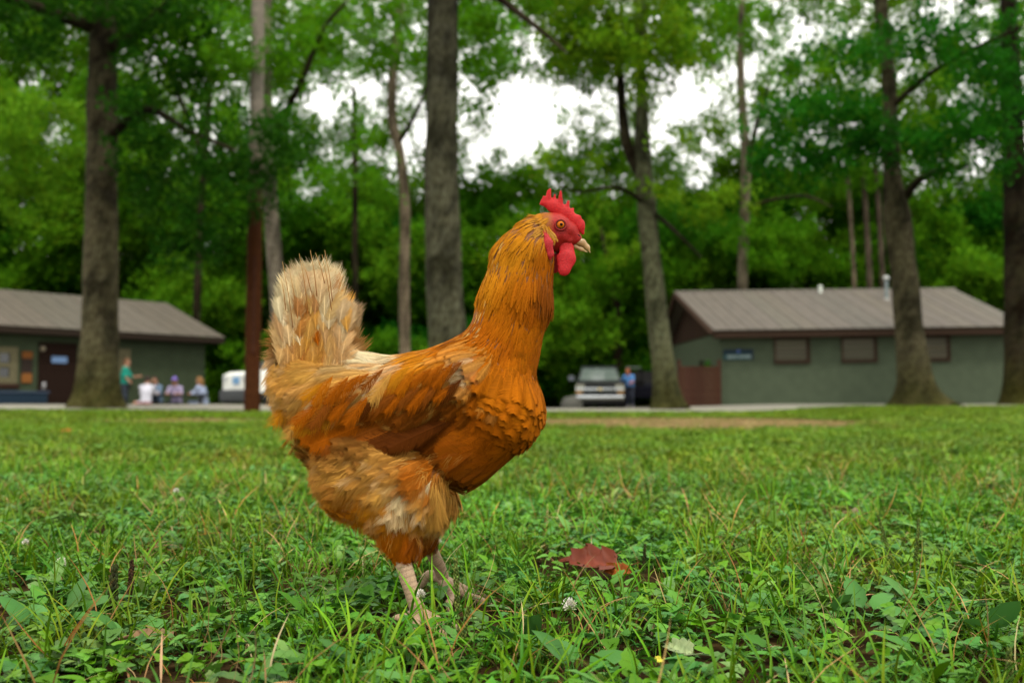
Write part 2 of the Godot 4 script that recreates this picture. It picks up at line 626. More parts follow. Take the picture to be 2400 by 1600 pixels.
func build_right_building():
	var b := thing("washhouse", "low green block building with brown metal roof and louvred vents", "building", Vector3(6.62, 0.0, -31.5))
	b.rotation_degrees = Vector3(0, 2.0, 0.9)
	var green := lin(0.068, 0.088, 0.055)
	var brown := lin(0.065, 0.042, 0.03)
	var W0 := 9.58
	var D0 := 7.6
	var mb := MB.new()
	mb.box(at3(W0 / 2, 0.75, -0.1), Vector3(W0, 3.3, 0.2), green, 0.01)
	mb.box(at3(W0 / 2, 0.75, -D0 + 0.1), Vector3(W0, 3.3, 0.2), green, 0.01)
	mb.box(at3(0.1, 0.75, -D0 / 2), Vector3(0.2, 3.3, D0 - 0.41), green, 0.01)
	mb.box(at3(W0 - 0.1, 0.75, -D0 / 2), Vector3(0.2, 3.3, D0 - 0.41), green, 0.01)
	show_mesh("wall", mb.mesh(), M.painted_block, b)
	part_box("footing", b, Vector3(W0 / 2, -0.2, 0.04), Vector3(W0 + 0.1, 0.42, 0.08), lin(0.3, 0.29, 0.24), M.gravel)
	var tan := lin(0.086, 0.071, 0.054)
	var roof := Node3D.new()
	roof.name = "roof"
	b.add_child(roof)
	roof_panels(roof, 18, Vector3(-0.33, 2.42, 0.5), Vector3(9.78, 2.42, 0.5), Vector3(-0.6, 4.08, -3.9), Vector3(9.55, 4.08, -3.9), tan)
	mb = MB.new()
	mb.quad(Vector3(9.78, 2.42, -8.3), Vector3(-0.33, 2.42, -8.3), Vector3(-0.6, 4.08, -3.9), Vector3(9.55, 4.08, -3.9), tan)
	show_mesh("rear_slope", mb.mesh(), M.roof_metal, roof)
	mb = MB.new()
	mb.tube([Vector3(-0.62, 4.1, -3.9), Vector3(9.57, 4.1, -3.9)], [0.06, 0.06], 8, [tan, tan])
	show_mesh("ridge_cap", mb.mesh(), M.roof_metal, roof)
	part_box("fascia", roof, Vector3(4.72, 2.31, 0.44), Vector3(10.04, 0.2, 0.03), brown, M.timber)
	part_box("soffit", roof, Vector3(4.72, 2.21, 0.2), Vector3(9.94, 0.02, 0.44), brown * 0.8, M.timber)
	# rake boards at the gable end
	for s in [1.0, -1.0]:
		mb = MB.new()
		var e := Vector3(-0.34, 2.34, -3.9 + 4.4 * s)
		var r := Vector3(-0.61, 4.0, -3.9)
		mb.tube([e, r], [0.1, 0.1], 4, [brown, brown])
		show_mesh("rake_board", mb.mesh(), M.timber, roof)
	# gable: brown boards above the block wall
	var nb := 14
	for i in nb:
		var z0 := -D0 * i / nb - 0.01
		var z1 := -D0 * (i + 1) / nb + 0.01
		var h0 := 2.42 + (4.0 - 2.42) * (1.0 - absf(z0 + 3.9) / 4.2)
		var h1 := 2.42 + (4.0 - 2.42) * (1.0 - absf(z1 + 3.9) / 4.2)
		mb = MB.new()
		var o := PackedVector2Array([Vector2(z0, 2.4), Vector2(z1, 2.4), Vector2(z1, h1), Vector2(z0, h0)])
		mb.slab(o, Transform3D(Basis(Vector3(0, 0, 1), Vector3(0, 1, 0), Vector3(-1, 0, 0)), Vector3.ZERO), 0.0, 0.05, vary(brown * 0.85, 0.08))
		show_mesh("gable_board", mb.mesh(), M.timber, b)
	# louvred vents
	for x0 in [1.75, 3.92, 6.28]:
		var v := Node3D.new()
		v.name = "louvred_vent"
		b.add_child(v, true)
		v.position = Vector3(x0, 1.46, 0.0)
		part_box("frame", v, Vector3(0.54, -0.03, 0.03), Vector3(1.16, 0.1, 0.09), brown, M.timber)
		part_box("frame", v, Vector3(1.07, 0.36, 0.03), Vector3(0.1, 0.68, 0.085), brown, M.timber)
		part_box("frame", v, Vector3(0.0, 0.36, 0.02), Vector3(0.05, 0.68, 0.06), brown * 1.6, M.timber)
		part_box("frame", v, Vector3(0.54, 0.72, 0.03), Vector3(1.16, 0.05, 0.08), brown, M.timber)
		for k in 5:
			mb = MB.new()
			mb.box(Transform3D(Basis(Vector3.RIGHT, 0.7), Vector3(0.52, 0.09 + k * 0.127, 0.028)), Vector3(0.98, 0.13, 0.012), vary(lin(0.25, 0.22, 0.17), 0.08))
			show_mesh("slat", mb.mesh(), M.timber, v)
	# sign by the corner
	var s := thing("building_sign", "dark blue sign with pale lettering under the washhouse eave", "sign", b.transform * Vector3(0.1, 1.52, 0.02))
	s.rotation = b.rotation
	part_box("board", s, Vector3(0.48, 0.17, 0.0), Vector3(0.96, 0.34, 0.03), lin(0.018, 0.03, 0.04), M.plain)
	part_box("lettering_band", s, Vector3(0.44, 0.1, 0.017), Vector3(0.86, 0.16, 0.006), lin(0.035, 0.075, 0.08), M.plain)
	var tm := TextMesh.new()
	tm.text = "BATH HOUSE"
	var sf := SystemFont.new()
	sf.font_names = PackedStringArray(["Droid Sans"])
	sf.font_weight = 700
	tm.font = sf
	tm.font_size = 24
	tm.pixel_size = 0.0052
	tm.depth = 0.006
	var tx := MeshInstance3D.new()
	tx.name = "lettering"
	tx.mesh = tm
	var tmat := mat("sign_white", 0.7, lin(0.3, 0.36, 0.36))
	tx.material_override = tmat
	tx.position = Vector3(0.5, 0.1, 0.024)
	s.add_child(tx)
	part_box("emblem", s, Vector3(0.48, 0.27, 0.018), Vector3(0.11, 0.11, 0.008), lin(0.05, 0.08, 0.22), M.plain, 0.003)
	# vents on the roof
	var pipe := thing("flue_pipe", "tall grey metal flue pipe with cap on the washhouse roof", "vent pipe", b.transform * Vector3(6.55, 3.63, -2.7))
	mb = MB.new()
	mb.tube([Vector3(0, -0.05, 0), Vector3(0, 0.72, 0)], [0.055, 0.055], 12, [lin(0.16, 0.2, 0.21), lin(0.16, 0.2, 0.21)])
	show_mesh("pipe", mb.mesh(), M.plain_gloss, pipe)
	mb = MB.new()
	mb.tube([Vector3(0, 0.7, 0), Vector3(0, 0.72, 0), Vector3(0, 0.8, 0), Vector3(0, 0.84, 0)], [0.06, 0.105, 0.105, 0.04], 12, [lin(0.4, 0.42, 0.4), lin(0.4, 0.42, 0.4), lin(0.4, 0.42, 0.4), lin(0.4, 0.42, 0.4)])
	show_mesh("cap", mb.mesh(), M.plain_gloss, pipe)
	mb = MB.new()
	mb.tube([Vector3(0, -0.08, 0), Vector3(0, 0.06, 0)], [0.16, 0.07], 12, [lin(0.3, 0.3, 0.28), lin(0.3, 0.3, 0.28)])
	show_mesh("flashing", mb.mesh(), M.plain, pipe)
	var vent := thing("roof_vent", "short white plastic vent near the ridge of the washhouse roof", "vent pipe", b.transform * Vector3(4.55, 3.98, -3.6))
	mb = MB.new()
	mb.tube([Vector3(0, -0.05, 0), Vector3(0, 0.2, 0)], [0.06, 0.06], 10, [lin(0.7, 0.75, 0.68), lin(0.7, 0.75, 0.68)])
	show_mesh("pipe", mb.mesh(), M.plain, vent)
	mb = MB.new()
	mb.tube([Vector3(0, 0.2, 0), Vector3(0, 0.27, 0)], [0.085, 0.075], 10, [lin(0.75, 0.8, 0.72), lin(0.75, 0.8, 0.72)])
	show_mesh("cap", mb.mesh(), M.plain, vent)
	# privacy screens
	screen(Vector3(5.28, 0.0, -31.2), 1.2, 1.32, "reddish brown board screen shielding the gable doorway of the washhouse", 1.53)
	screen(Vector3(16.15, 0.0, -32.2), 1.6, 1.25, "reddish brown board screen past the far end of the washhouse", 1.3)
	# pale bin with a green plant in it behind the screen
	var bin := thing("wall_lamp", "small dark wall lamp beside the washhouse doorway above the screen", "lamp", Vector3(6.05, 1.4, -31.75))
	mb = MB.new()
	mb.box(at3(0, 0.0, 0), Vector3(0.16, 0.26, 0.16), lin(0.02, 0.025, 0.015))
	show_mesh("housing", mb.mesh(), M.plain, bin)
	var fern := thing("potted_plant", "bright green leafy plant showing over the board screen", "plant", Vector3(6.2, 1.15, -31.45))
	leaves_ball(fern, "foliage", 24, Vector3(0.07, 0.2, 0.07), Vector3(0, 0.12, 0), 0.18, lin(0.05, 0.2, 0.01))


func screen(at: Vector3, w: float, h: float, label: String, post_h: float):
	var s := thing("board_screen", label, "fence", at)
	var c := lin(0.085, 0.042, 0.028)
	var n := int(w / 0.15)
	for i in n:
		part_box("board", s, Vector3((i + 0.5) * w / n, h / 2 - 0.1, 0), Vector3(w / n - 0.008, h + 0.2 - 0.01 * (i % 2), 0.025), vary(c, 0.1), M.timber)
	for x in [-0.03, w + 0.03]:
		part_box("post", s, Vector3(x, post_h / 2 - 0.1, -0.05), Vector3(0.1, post_h + 0.2, 0.1), c, M.timber)


func build_left_building():
	var b := thing("lodge", "long green block building with brown roof behind the picnic group", "building", Vector3(-10.8206, 0, -36.35))
	b.transform.basis = Basis(Vector3(0.64, 0, -0.768), Vector3.UP, Vector3(0.768, 0, 0.64)).orthonormalized()
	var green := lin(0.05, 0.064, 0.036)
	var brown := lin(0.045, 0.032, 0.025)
	var mb := MB.new()
	var L := 16.0
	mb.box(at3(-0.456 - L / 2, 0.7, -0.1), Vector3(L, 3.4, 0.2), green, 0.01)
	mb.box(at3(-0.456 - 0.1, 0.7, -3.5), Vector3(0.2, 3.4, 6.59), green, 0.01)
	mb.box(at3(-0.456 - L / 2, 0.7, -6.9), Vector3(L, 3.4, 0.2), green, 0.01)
	show_mesh("wall", mb.mesh(), M.painted_block, b)
	var roof := Node3D.new()
	roof.name = "roof"
	b.add_child(roof)
	var tan := lin(0.088, 0.073, 0.053)
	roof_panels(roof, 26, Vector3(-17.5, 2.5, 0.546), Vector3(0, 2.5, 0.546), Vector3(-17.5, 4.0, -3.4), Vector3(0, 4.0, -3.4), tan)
	mb = MB.new()
	mb.quad(Vector3(0, 2.5, -7.3), Vector3(-17.5, 2.5, -7.3), Vector3(-17.5, 4.0, -3.4), Vector3(0, 4.0, -3.4), tan)
	show_mesh("rear_slope", mb.mesh(), M.roof_metal, roof)
	mb = MB.new()
	mb.quad(Vector3(-0.456, 2.4, -0.2), Vector3(-0.456, 2.4, -6.9), Vector3(-0.456, 3.9, -3.4), Vector3(-0.456, 3.9, -3.4), brown)
	show_mesh("gable", mb.mesh(), M.timber, b)
	part_box("fascia", roof, Vector3(-8.75, 2.4, 0.5), Vector3(17.5, 0.17, 0.03), brown, M.timber)
	part_box("soffit", roof, Vector3(-8.75, 2.31, 0.24), Vector3(17.4, 0.02, 0.5), brown, M.timber)
	# windows
	lodge_window(b, Vector2(7.8985, 1.8944), Vector2(7.1089, 0.7659))
	lodge_window(b, Vector2(3.8863, 1.991), Vector2(3.372, 0.9486))
	# door
	var d0 := Vector2(6.4651, 2.0927)
	var d1 := Vector2(5.2296, 0.0864)
	var door := Node3D.new()
	door.name = "door"
	b.add_child(door)
	part_box("leaf", door, Vector3(-(d0.x + d1.x) / 2, (d0.y + d1.y) / 2, 0.03), Vector3(d0.x - d1.x, d0.y - d1.y, 0.05), lin(0.028, 0.016, 0.014), M.timber)
	var hk := Vector2(6.2872, 0.7219)
	mb = MB.new()
	mb.ball(Vector3(-hk.x, hk.y, 0.1), Vector3(0.05, 0.05, 0.05), lin(0.25, 0.25, 0.26))
	mb.box(at3(-hk.x, hk.y, 0.062), Vector3(0.1, 0.2, 0.012), lin(0.4, 0.4, 0.42))
	show_mesh("handle", mb.mesh(), M.plain_gloss, door)
	var sg := Vector2(5.8144, 1.5496)
	var sign := thing("door_sign", "small light blue sign on the brown lodge door", "sign", b.transform * Vector3(-sg.x, sg.y, 0.07))
	sign.basis = b.basis
	part_box("board", sign, Vector3.ZERO, Vector3(0.5, 0.2, 0.014), lin(0.16, 0.26, 0.46), M.plain)
	# notice board with two rust orange panels
	var n0 := Vector2(6.9898, 1.7835)
	var n1 := Vector2(6.655, 0.8128)
	var nb := thing("notice_board", "dark notice board with two rust orange panels beside the lodge door", "notice board", b.transform * Vector3(-(n0.x + n1.x) / 2, n1.y, 0.03))
	nb.basis = b.basis
	var nw := n0.x - n1.x
	var nh := n0.y - n1.y
	part_box("board", nb, Vector3(0, nh / 2, 0), Vector3(nw, nh, 0.03), lin(0.03, 0.022, 0.018), M.plain)
	part_box("panel", nb, Vector3(0, nh * 0.88, 0.02), Vector3(nw * 0.95, nh * 0.22, 0.012), lin(0.16, 0.062, 0.018), M.plain)
	part_box("panel", nb, Vector3(0, nh * 0.14, 0.02), Vector3(nw * 0.95, nh * 0.3, 0.012), lin(0.19, 0.075, 0.02), M.plain)
	var lp := Vector2(6.3695, 1.8764)
	var lamp := thing("wall_lamp", "round pale wall lamp above the lodge door", "lamp", b.transform * Vector3(-lp.x, lp.y, 0.1))
	mb = MB.new()
	mb.ball(Vector3.ZERO, Vector3(0.09, 0.09, 0.09), lin(0.2, 0.17, 0.12))
	show_mesh("globe", mb.mesh(), M.plain, lamp)
	lamp.basis = b.basis
	part_box("bracket", lamp, Vector3(0, 0, -0.06), Vector3(0.07, 0.07, 0.1), lin(0.1, 0.1, 0.1), M.plain)
	# dark bench at the wall
	var bn := Vector2(7.3191, 0.4414)
	var bench := thing("storage_bench", "dark navy storage bench standing against the lodge wall", "bench", b.transform * Vector3(-bn.x, ground_at(-14.5, -30.0), 0.5))
	bench.basis = b.basis
	part_box("box", bench, Vector3(0, 0.2, 0), Vector3(1.7, 0.36, 0.5), lin(0.014, 0.024, 0.04), M.plain)
	part_box("lid", bench, Vector3(0, 0.41, 0), Vector3(1.78, 0.05, 0.56), lin(0.03, 0.05, 0.09), M.plain_gloss)


func lodge_window(b: Node3D, p0: Vector2, p1: Vector2):
	var w := Node3D.new()
	w.name = "window"
	b.add_child(w, true)
	var x0 := -p0.x
	var x1 := -p1.x
	var cream := lin(0.19, 0.17, 0.1)
	var cx := (x0 + x1) / 2
	var ww := absf(x1 - x0)
	var h := p0.y - p1.y
	var t := 0.2
	part_box("frame", w, Vector3(cx, p0.y - t / 2, 0.03), Vector3(ww, t, 0.08), cream, M.timber)
	part_box("frame", w, Vector3(cx, p1.y + t / 2, 0.03), Vector3(ww, t, 0.08), cream, M.timber)
	part_box("frame", w, Vector3(x0 + t * 0.6, (p0.y + p1.y) / 2, 0.03), Vector3(t * 1.2, h - 2 * t, 0.075), cream, M.timber)
	part_box("frame", w, Vector3(x1 - t * 0.6, (p0.y + p1.y) / 2, 0.03), Vector3(t * 1.2, h - 2 * t, 0.075), cream, M.timber)
	part_box("sash_bar", w, Vector3(cx, (p0.y + p1.y) / 2, 0.03), Vector3(ww - 2.4 * t, 0.12, 0.07), cream, M.timber)
	part_box("pane", w, Vector3(cx, (p0.y * 3 + p1.y) / 4 - 0.02, 0.012), Vector3(ww - 2.3 * t, h / 2 - t, 0.012), lin(0.012, 0.02, 0.01), M.glass)
	part_box("pane", w, Vector3(cx, (p0.y + p1.y * 3) / 4 + 0.02, 0.012), Vector3(ww - 2.3 * t, h / 2 - t, 0.012), lin(0.012, 0.02, 0.01), M.glass)
	part_box("sill", w, Vector3(cx, p1.y - 0.07, 0.05), Vector3(ww + 0.1, 0.14, 0.14), lin(0.06, 0.035, 0.025), M.timber)


# ---------------------------------------------------------------- foliage
var leaf_mesh := {}

func leaf_clump(n: int, size: float, flat: float, key: String) -> ArrayMesh:
	# a loose clump of radius 0.5 made of n folded leaves
	if leaf_mesh.has(key): return leaf_mesh[key]
	var mb := MB.new()
	var r := RandomNumberGenerator.new()
	r.seed = 77 + n
	for i in n:
		var p := Vector3(r.randfn(), r.randfn() * flat, r.randfn()) * 0.26
		var yaw := r.randf() * TAU
		var b := Basis(Vector3.UP, yaw) * Basis(Vector3.RIGHT, r.randfn() * 0.45 - 0.25) * Basis(Vector3.BACK, r.randfn() * 0.4)
		var s := size * r.randf_range(0.7, 1.25)
		var k := r.randf_range(0.65, 1.3)
		var c := Color(k * r.randf_range(0.8, 1.25), k, k * r.randf_range(0.7, 1.1))
		var i0 := mb.v(p, c)
		var i1 := mb.v(p + b * Vector3(-0.3 * s, 0.09 * s, 0.45 * s), c)
		var i2 := mb.v(p + b * Vector3(0, -0.06 * s, s), c)
		var i3 := mb.v(p + b * Vector3(0.3 * s, 0.09 * s, 0.45 * s), c)
		mb.t(i0, i2, i1)
		mb.t(i0, i3, i2)
	leaf_mesh[key] = mb.mesh()
	return leaf_mesh[key]


func leaves_ball(parent: Node, called: String, n: int, r: Vector3, c: Vector3, scale: float, col: Color):
	var xf := []
	var cols := PackedColorArray()
	for i in n:
		var p := Vector3(rng.randfn(), rng.randfn(), rng.randfn()) * 0.5 * r + c
		xf.append(Transform3D(Basis(Vector3.UP, rng.randf() * TAU).scaled(Vector3.ONE * scale * rng.randf_range(0.7, 1.2)), p))
		cols.append(vary(col, 0.3))
	scatter(called, leaf_clump(22, 0.26, 0.7, "clump"), M.leaf, xf, cols, parent)



func crown_into(xf: Array, cols: PackedColorArray, blobs: Array, scale: float):
	# blob: [centre, radii, clumps per cubic metre of shell, colour, noise threshold]
	for b in blobs:
		var c: Vector3 = b[0]
		var r: Vector3 = b[1]
		var vol := 4.19 * r.x * r.y * r.z
		var n := int(vol * b[2] * FOL)
		var th: float = b[4]
		for i in n:
			var d := Vector3(rng.randf_range(-1, 1), rng.randf_range(-1, 1), rng.randf_range(-1, 1))
			if d.length() > 1.0: continue
			var p := c + d * r
			var q := p * 1.6
			if noise.get_noise_3d(q.x, q.y * 1.5, q.z) < th: continue
			var s := scale * rng.randf_range(0.75, 1.3)
			xf.append(Transform3D((Basis(Vector3.UP, rng.randf() * TAU) * Basis(Vector3.RIGHT, rng.randfn() * 0.2)).scaled(Vector3.ONE * s), p))
			var k := 0.85 + 0.5 * noise2.get_noise_3d(p.x * 0.25, p.y * 0.3, p.z * 0.25)
			cols.append(vary(b[3] * k, 0.15))


func trunk_mesh(mb: MB, pts: Array, radii: Array, col: Color, moss: Color, sides := 14, flare := 0.0):
	# resample with a smooth curve, add bumps
	var cur := Curve3D.new()
	for i in pts.size():
		var tn: Vector3 = (pts[mini(i + 1, pts.size() - 1)] - pts[maxi(i - 1, 0)]) / 6.0
		cur.add_point(pts[i], -tn, tn)
	var P := []
	var R := []
	var base := mb.V.size()
	var total := 0
	for i in pts.size() - 1:
		var steps := maxi(3, int(pts[i].distance_to(pts[i + 1]) / (0.14 if sides > 12 else 0.45)))
		for k in steps + (1 if i == pts.size() - 2 else 0):
			P.append(cur.sample(i, float(k) / steps))
			R.append(lerpf(radii[i], radii[i + 1], float(k) / steps))
			total += 1
	mb.tube(P, R, sides, [])
	for i in total:
		for k in sides:
			var j := base + i * sides + k
			var d: Vector3 = mb.V[j] - P[i]
			var w := P[i] as Vector3
			var n := noise2.get_noise_3d(mb.V[j].x * 1.2, mb.V[j].y * 0.5, mb.V[j].z * 1.2)
			var root := 0.0
			if flare > 0.0:
				var hgt: float = w.y - pts[0].y
				root = flare * exp(-hgt / 0.32) * (0.55 + 0.75 * maxf(0.0, sin(k * TAU / sides * 5.0 + 1.0)))
			mb.V[j] = P[i] + d * (1.0 + 0.1 * n + root)
			var m := noise.get_noise_3d(mb.V[j].x * 5.0, mb.V[j].y * 2.4, mb.V[j].z * 5.0) * 0.5 + noise2.get_noise_3d(mb.V[j].x * 4.0, mb.V[j].y * 2.5, mb.V[j].z * 4.0) * 0.45
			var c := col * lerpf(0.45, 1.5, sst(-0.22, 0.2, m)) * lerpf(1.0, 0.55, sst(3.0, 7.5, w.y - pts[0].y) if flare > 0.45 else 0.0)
			var low: float = clampf(1.25 - (w.y - pts[0].y) / 1.1 + 0.8 * m, 0.0, 1.0) if flare > 0.0 else 0.0
			mb.C[j] = c.lerp(moss * (1.0 + 0.7 * m), low * 0.75)


func tree(called: String, label: String, pts: Array, radii: Array, col: Color, limbs: Array, blobs: Array, clump := 0.8, flare := 0.0, moss := Color(0.06, 0.06, 0.015), group := "") -> Node3D:
	var at: Vector3 = pts[0]
	var t := thing(called, label, "tree", at, group)
	var local := []
	for p in pts: local.append(p - at)
	var mb := MB.new()
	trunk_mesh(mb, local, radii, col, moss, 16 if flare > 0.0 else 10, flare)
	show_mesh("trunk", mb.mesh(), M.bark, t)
	for l in limbs:   # [points, radii]
		var lp := []
		for p in l[0]: lp.append(p - at)
		mb = MB.new()
		trunk_mesh(mb, lp, l[1], l[2] if l.size() > 2 else col, moss, 8)
		show_mesh("limb", mb.mesh(), M.bark, t)
	if blobs.size():
		var bl := []
		for b in blobs:
			var q: Array = b.duplicate()
			q[0] = b[0] - at
			bl.append(q)
		var xf := []
		var cols := PackedColorArray()
		crown_into(xf, cols, bl, clump)
		scatter("crown", leaf_clump(22, 0.26, 0.7, "clump"), M.leaf, xf, cols, t)
	return t


const FOL := 4.8
const DARK := Color(0.02243, 0.092, 0.005635)
const MID := Color(0.07951, 0.2333, 0.00729)
const LIGHT := Color(0.1335, 0.303, 0.01325)
const OLIVE := Color(0.1367, 0.2777, 0.01035)
const DEEP := Color(0.0208, 0.1365, 0.0078)


func build_trees():
	var bark := lin(0.0864, 0.07776, 0.0504)
	var dark_bark := lin(0.0288, 0.02448, 0.01584)
	# big oak by the lodge
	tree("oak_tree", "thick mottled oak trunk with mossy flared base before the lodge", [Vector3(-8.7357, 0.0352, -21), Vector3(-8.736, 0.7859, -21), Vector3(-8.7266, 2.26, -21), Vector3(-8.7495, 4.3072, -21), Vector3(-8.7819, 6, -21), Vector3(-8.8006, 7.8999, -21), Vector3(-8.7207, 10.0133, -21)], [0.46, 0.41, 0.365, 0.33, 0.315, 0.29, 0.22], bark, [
		[[Vector3(-8.8452, 8.1866, -21), Vector3(-9.3921, 8.2775, -20.5), Vector3(-10.2538, 8.3302, -19.5), Vector3(-11.2742, 8.3834, -19)], [0.16, 0.13, 0.1, 0.06], dark_bark],
		[[Vector3(-8.7117, 7.709, -21), Vector3(-7.7402, 8.0905, -20.5), Vector3(-6.5011, 8.996, -20)], [0.14, 0.1, 0.06], dark_bark],
		[[Vector3(-8.7098, 5.7168, -21), Vector3(-7.5885, 6.2351, -20.2), Vector3(-6.418, 5.5602, -19.4), Vector3(-5.2961, 5.015, -18.8)], [0.1, 0.08, 0.06, 0.03], dark_bark]],
		[[Vector3(-9.8775, 8.0811, -20), Vector3(1.7, 0.9, 1.6), 4.0, DARK, -0.1], [Vector3(-7.5514, 7.8987, -20), Vector3(1.6, 0.9, 1.6), 4.5, DARK, -0.12], [Vector3(-6.9344, 6.3665, -19.6), Vector3(1.2, 1.0, 1.2), 4.5, DARK, -0.1],
		[Vector3(-7.3339, 4.7355, -19.6), Vector3(1.0, 0.9, 1.0), 6.0, DARK, -0.2], [Vector3(-5.71, 4.4293, -19.4), Vector3(1.4, 0.8, 1.1), 6.0, DARK, -0.2], [Vector3(-6.3269, 5.2985, -19.4), Vector3(1.1, 0.6, 1.0), 4.0, DARK, -0.05], [Vector3(-6.2917, 7.3527, -20), Vector3(1.2, 0.9, 1.2), 4.0, MID, -0.08],
		[Vector3(-6.5261, 3.3378, -19.6), Vector3(0.9, 0.7, 0.8), 5.0, DARK, -0.1], [Vector3(-8.4903, 8.8395, -20.5), Vector3(2.0, 0.6, 1.5), 4.0, DARK, -0.1], [Vector3(-5.0025, 5.3508, -19.6), Vector3(0.9, 0.8, 0.9), 6.0, DARK, -0.15]], 0.55, 0.5)
	# straight trunk behind the hen
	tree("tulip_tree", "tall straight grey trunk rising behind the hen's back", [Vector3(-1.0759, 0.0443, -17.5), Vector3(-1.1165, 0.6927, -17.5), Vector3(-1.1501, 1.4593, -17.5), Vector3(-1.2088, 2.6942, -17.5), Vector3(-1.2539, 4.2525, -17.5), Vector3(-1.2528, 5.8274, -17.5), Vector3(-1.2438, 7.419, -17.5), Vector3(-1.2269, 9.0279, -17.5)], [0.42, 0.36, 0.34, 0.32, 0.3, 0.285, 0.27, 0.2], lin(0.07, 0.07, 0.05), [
		[[Vector3(-1.238, 7.8999, -17.5), Vector3(-0.4258, 7.3691, -17), Vector3(0.3977, 6.5562, -16.5), Vector3(0.8841, 5.9276, -16)], [0.1, 0.07, 0.05, 0.02], dark_bark]],
		[[Vector3(-0.5441, 6.8183, -18.5), Vector3(0.55, 1.1, 0.8), 7.0, MID, -0.15], [Vector3(-0.3699, 7.46, -18), Vector3(0.8, 0.7, 0.8), 6.0, MID, -0.12], [Vector3(-2.2806, 7.5765, -18.5), Vector3(0.9, 0.6, 0.8), 5.0, MID, -0.1], [Vector3(-0.4603, 5.8965, -18.5), Vector3(0.45, 0.6, 0.5), 6.0, MID, -0.1]], 0.5, 0.7)
	# forked leaning tree by the pickup
	tree("forked_tree", "leaning grey trunk that forks high up beside the washhouse", [Vector3(3.7672, -0.0131, -24), Vector3(3.6897, 0.6561, -24), Vector3(3.5349, 2.1279, -24), Vector3(3.3895, 3.6106, -24), Vector3(3.2651, 5.2113, -24), Vector3(3.187, 6.0702, -24), Vector3(3.1767, 7.4737, -24), Vector3(3.1491, 9.4331, -24), Vector3(3.2207, 11.7429, -24)], [0.36, 0.29, 0.255, 0.235, 0.235, 0.22, 0.15, 0.13, 0.1], lin(0.085, 0.09, 0.058), [
		[[Vector3(3.1, 5.8014, -24), Vector3(2.8076, 6.501, -24), Vector3(2.6871, 7.582, -24), Vector3(2.5869, 8.5985, -23.8), Vector3(2.2469, 9.6701, -23.5)], [0.15, 0.135, 0.115, 0.09, 0.05], dark_bark],
		[[Vector3(3.274, 4.9971, -24), Vector3(2.5017, 5.2524, -23.2), Vector3(1.6376, 5.0214, -22.6), Vector3(1.1084, 4.9924, -22)], [0.06, 0.05, 0.035, 0.02], dark_bark],
		[[Vector3(3.3261, 4.8901, -24), Vector3(3.7714, 4.3745, -23.5), Vector3(4.3929, 3.5715, -23)], [0.06, 0.045, 0.02], dark_bark]],
		[[Vector3(2.3, 9.1543, -23), Vector3(1.9, 1.0, 1.3), 5.5, OLIVE, -0.12], [Vector3(3.0107, 8.1084, -23), Vector3(1.4, 0.8, 1.1), 5.0, OLIVE, -0.1], [Vector3(1.5791, 8.6306, -23), Vector3(1.0, 0.7, 0.9), 5.0, OLIVE, -0.1], [Vector3(3.9417, 9.0495, -23), Vector3(1.2, 0.9, 1.2), 3.2, OLIVE, -0.05],
		[Vector3(4.2373, 7.8998, -23), Vector3(0.8, 0.6, 0.9), 2.6, MID, 0.0], [Vector3(1.567, 5.6206, -23), Vector3(1.4, 0.5, 1.1), 2.6, OLIVE, 0.0], [Vector3(2.7836, 5.0036, -23), Vector3(1.2, 0.5, 1.0), 2.2, OLIVE, -0.02], [Vector3(0.8442, 9.1656, -22.5), Vector3(1.1, 0.5, 0.9), 4.0, MID, -0.05], [Vector3(3.9136, 6.2396, -23), Vector3(0.9, 0.5, 0.9), 1.6, OLIVE, 0.0], [Vector3(1.1628, 6.5498, -23), Vector3(0.5, 0.35, 0.6), 2.0, MID, 0.0]], 0.6, 0.45)
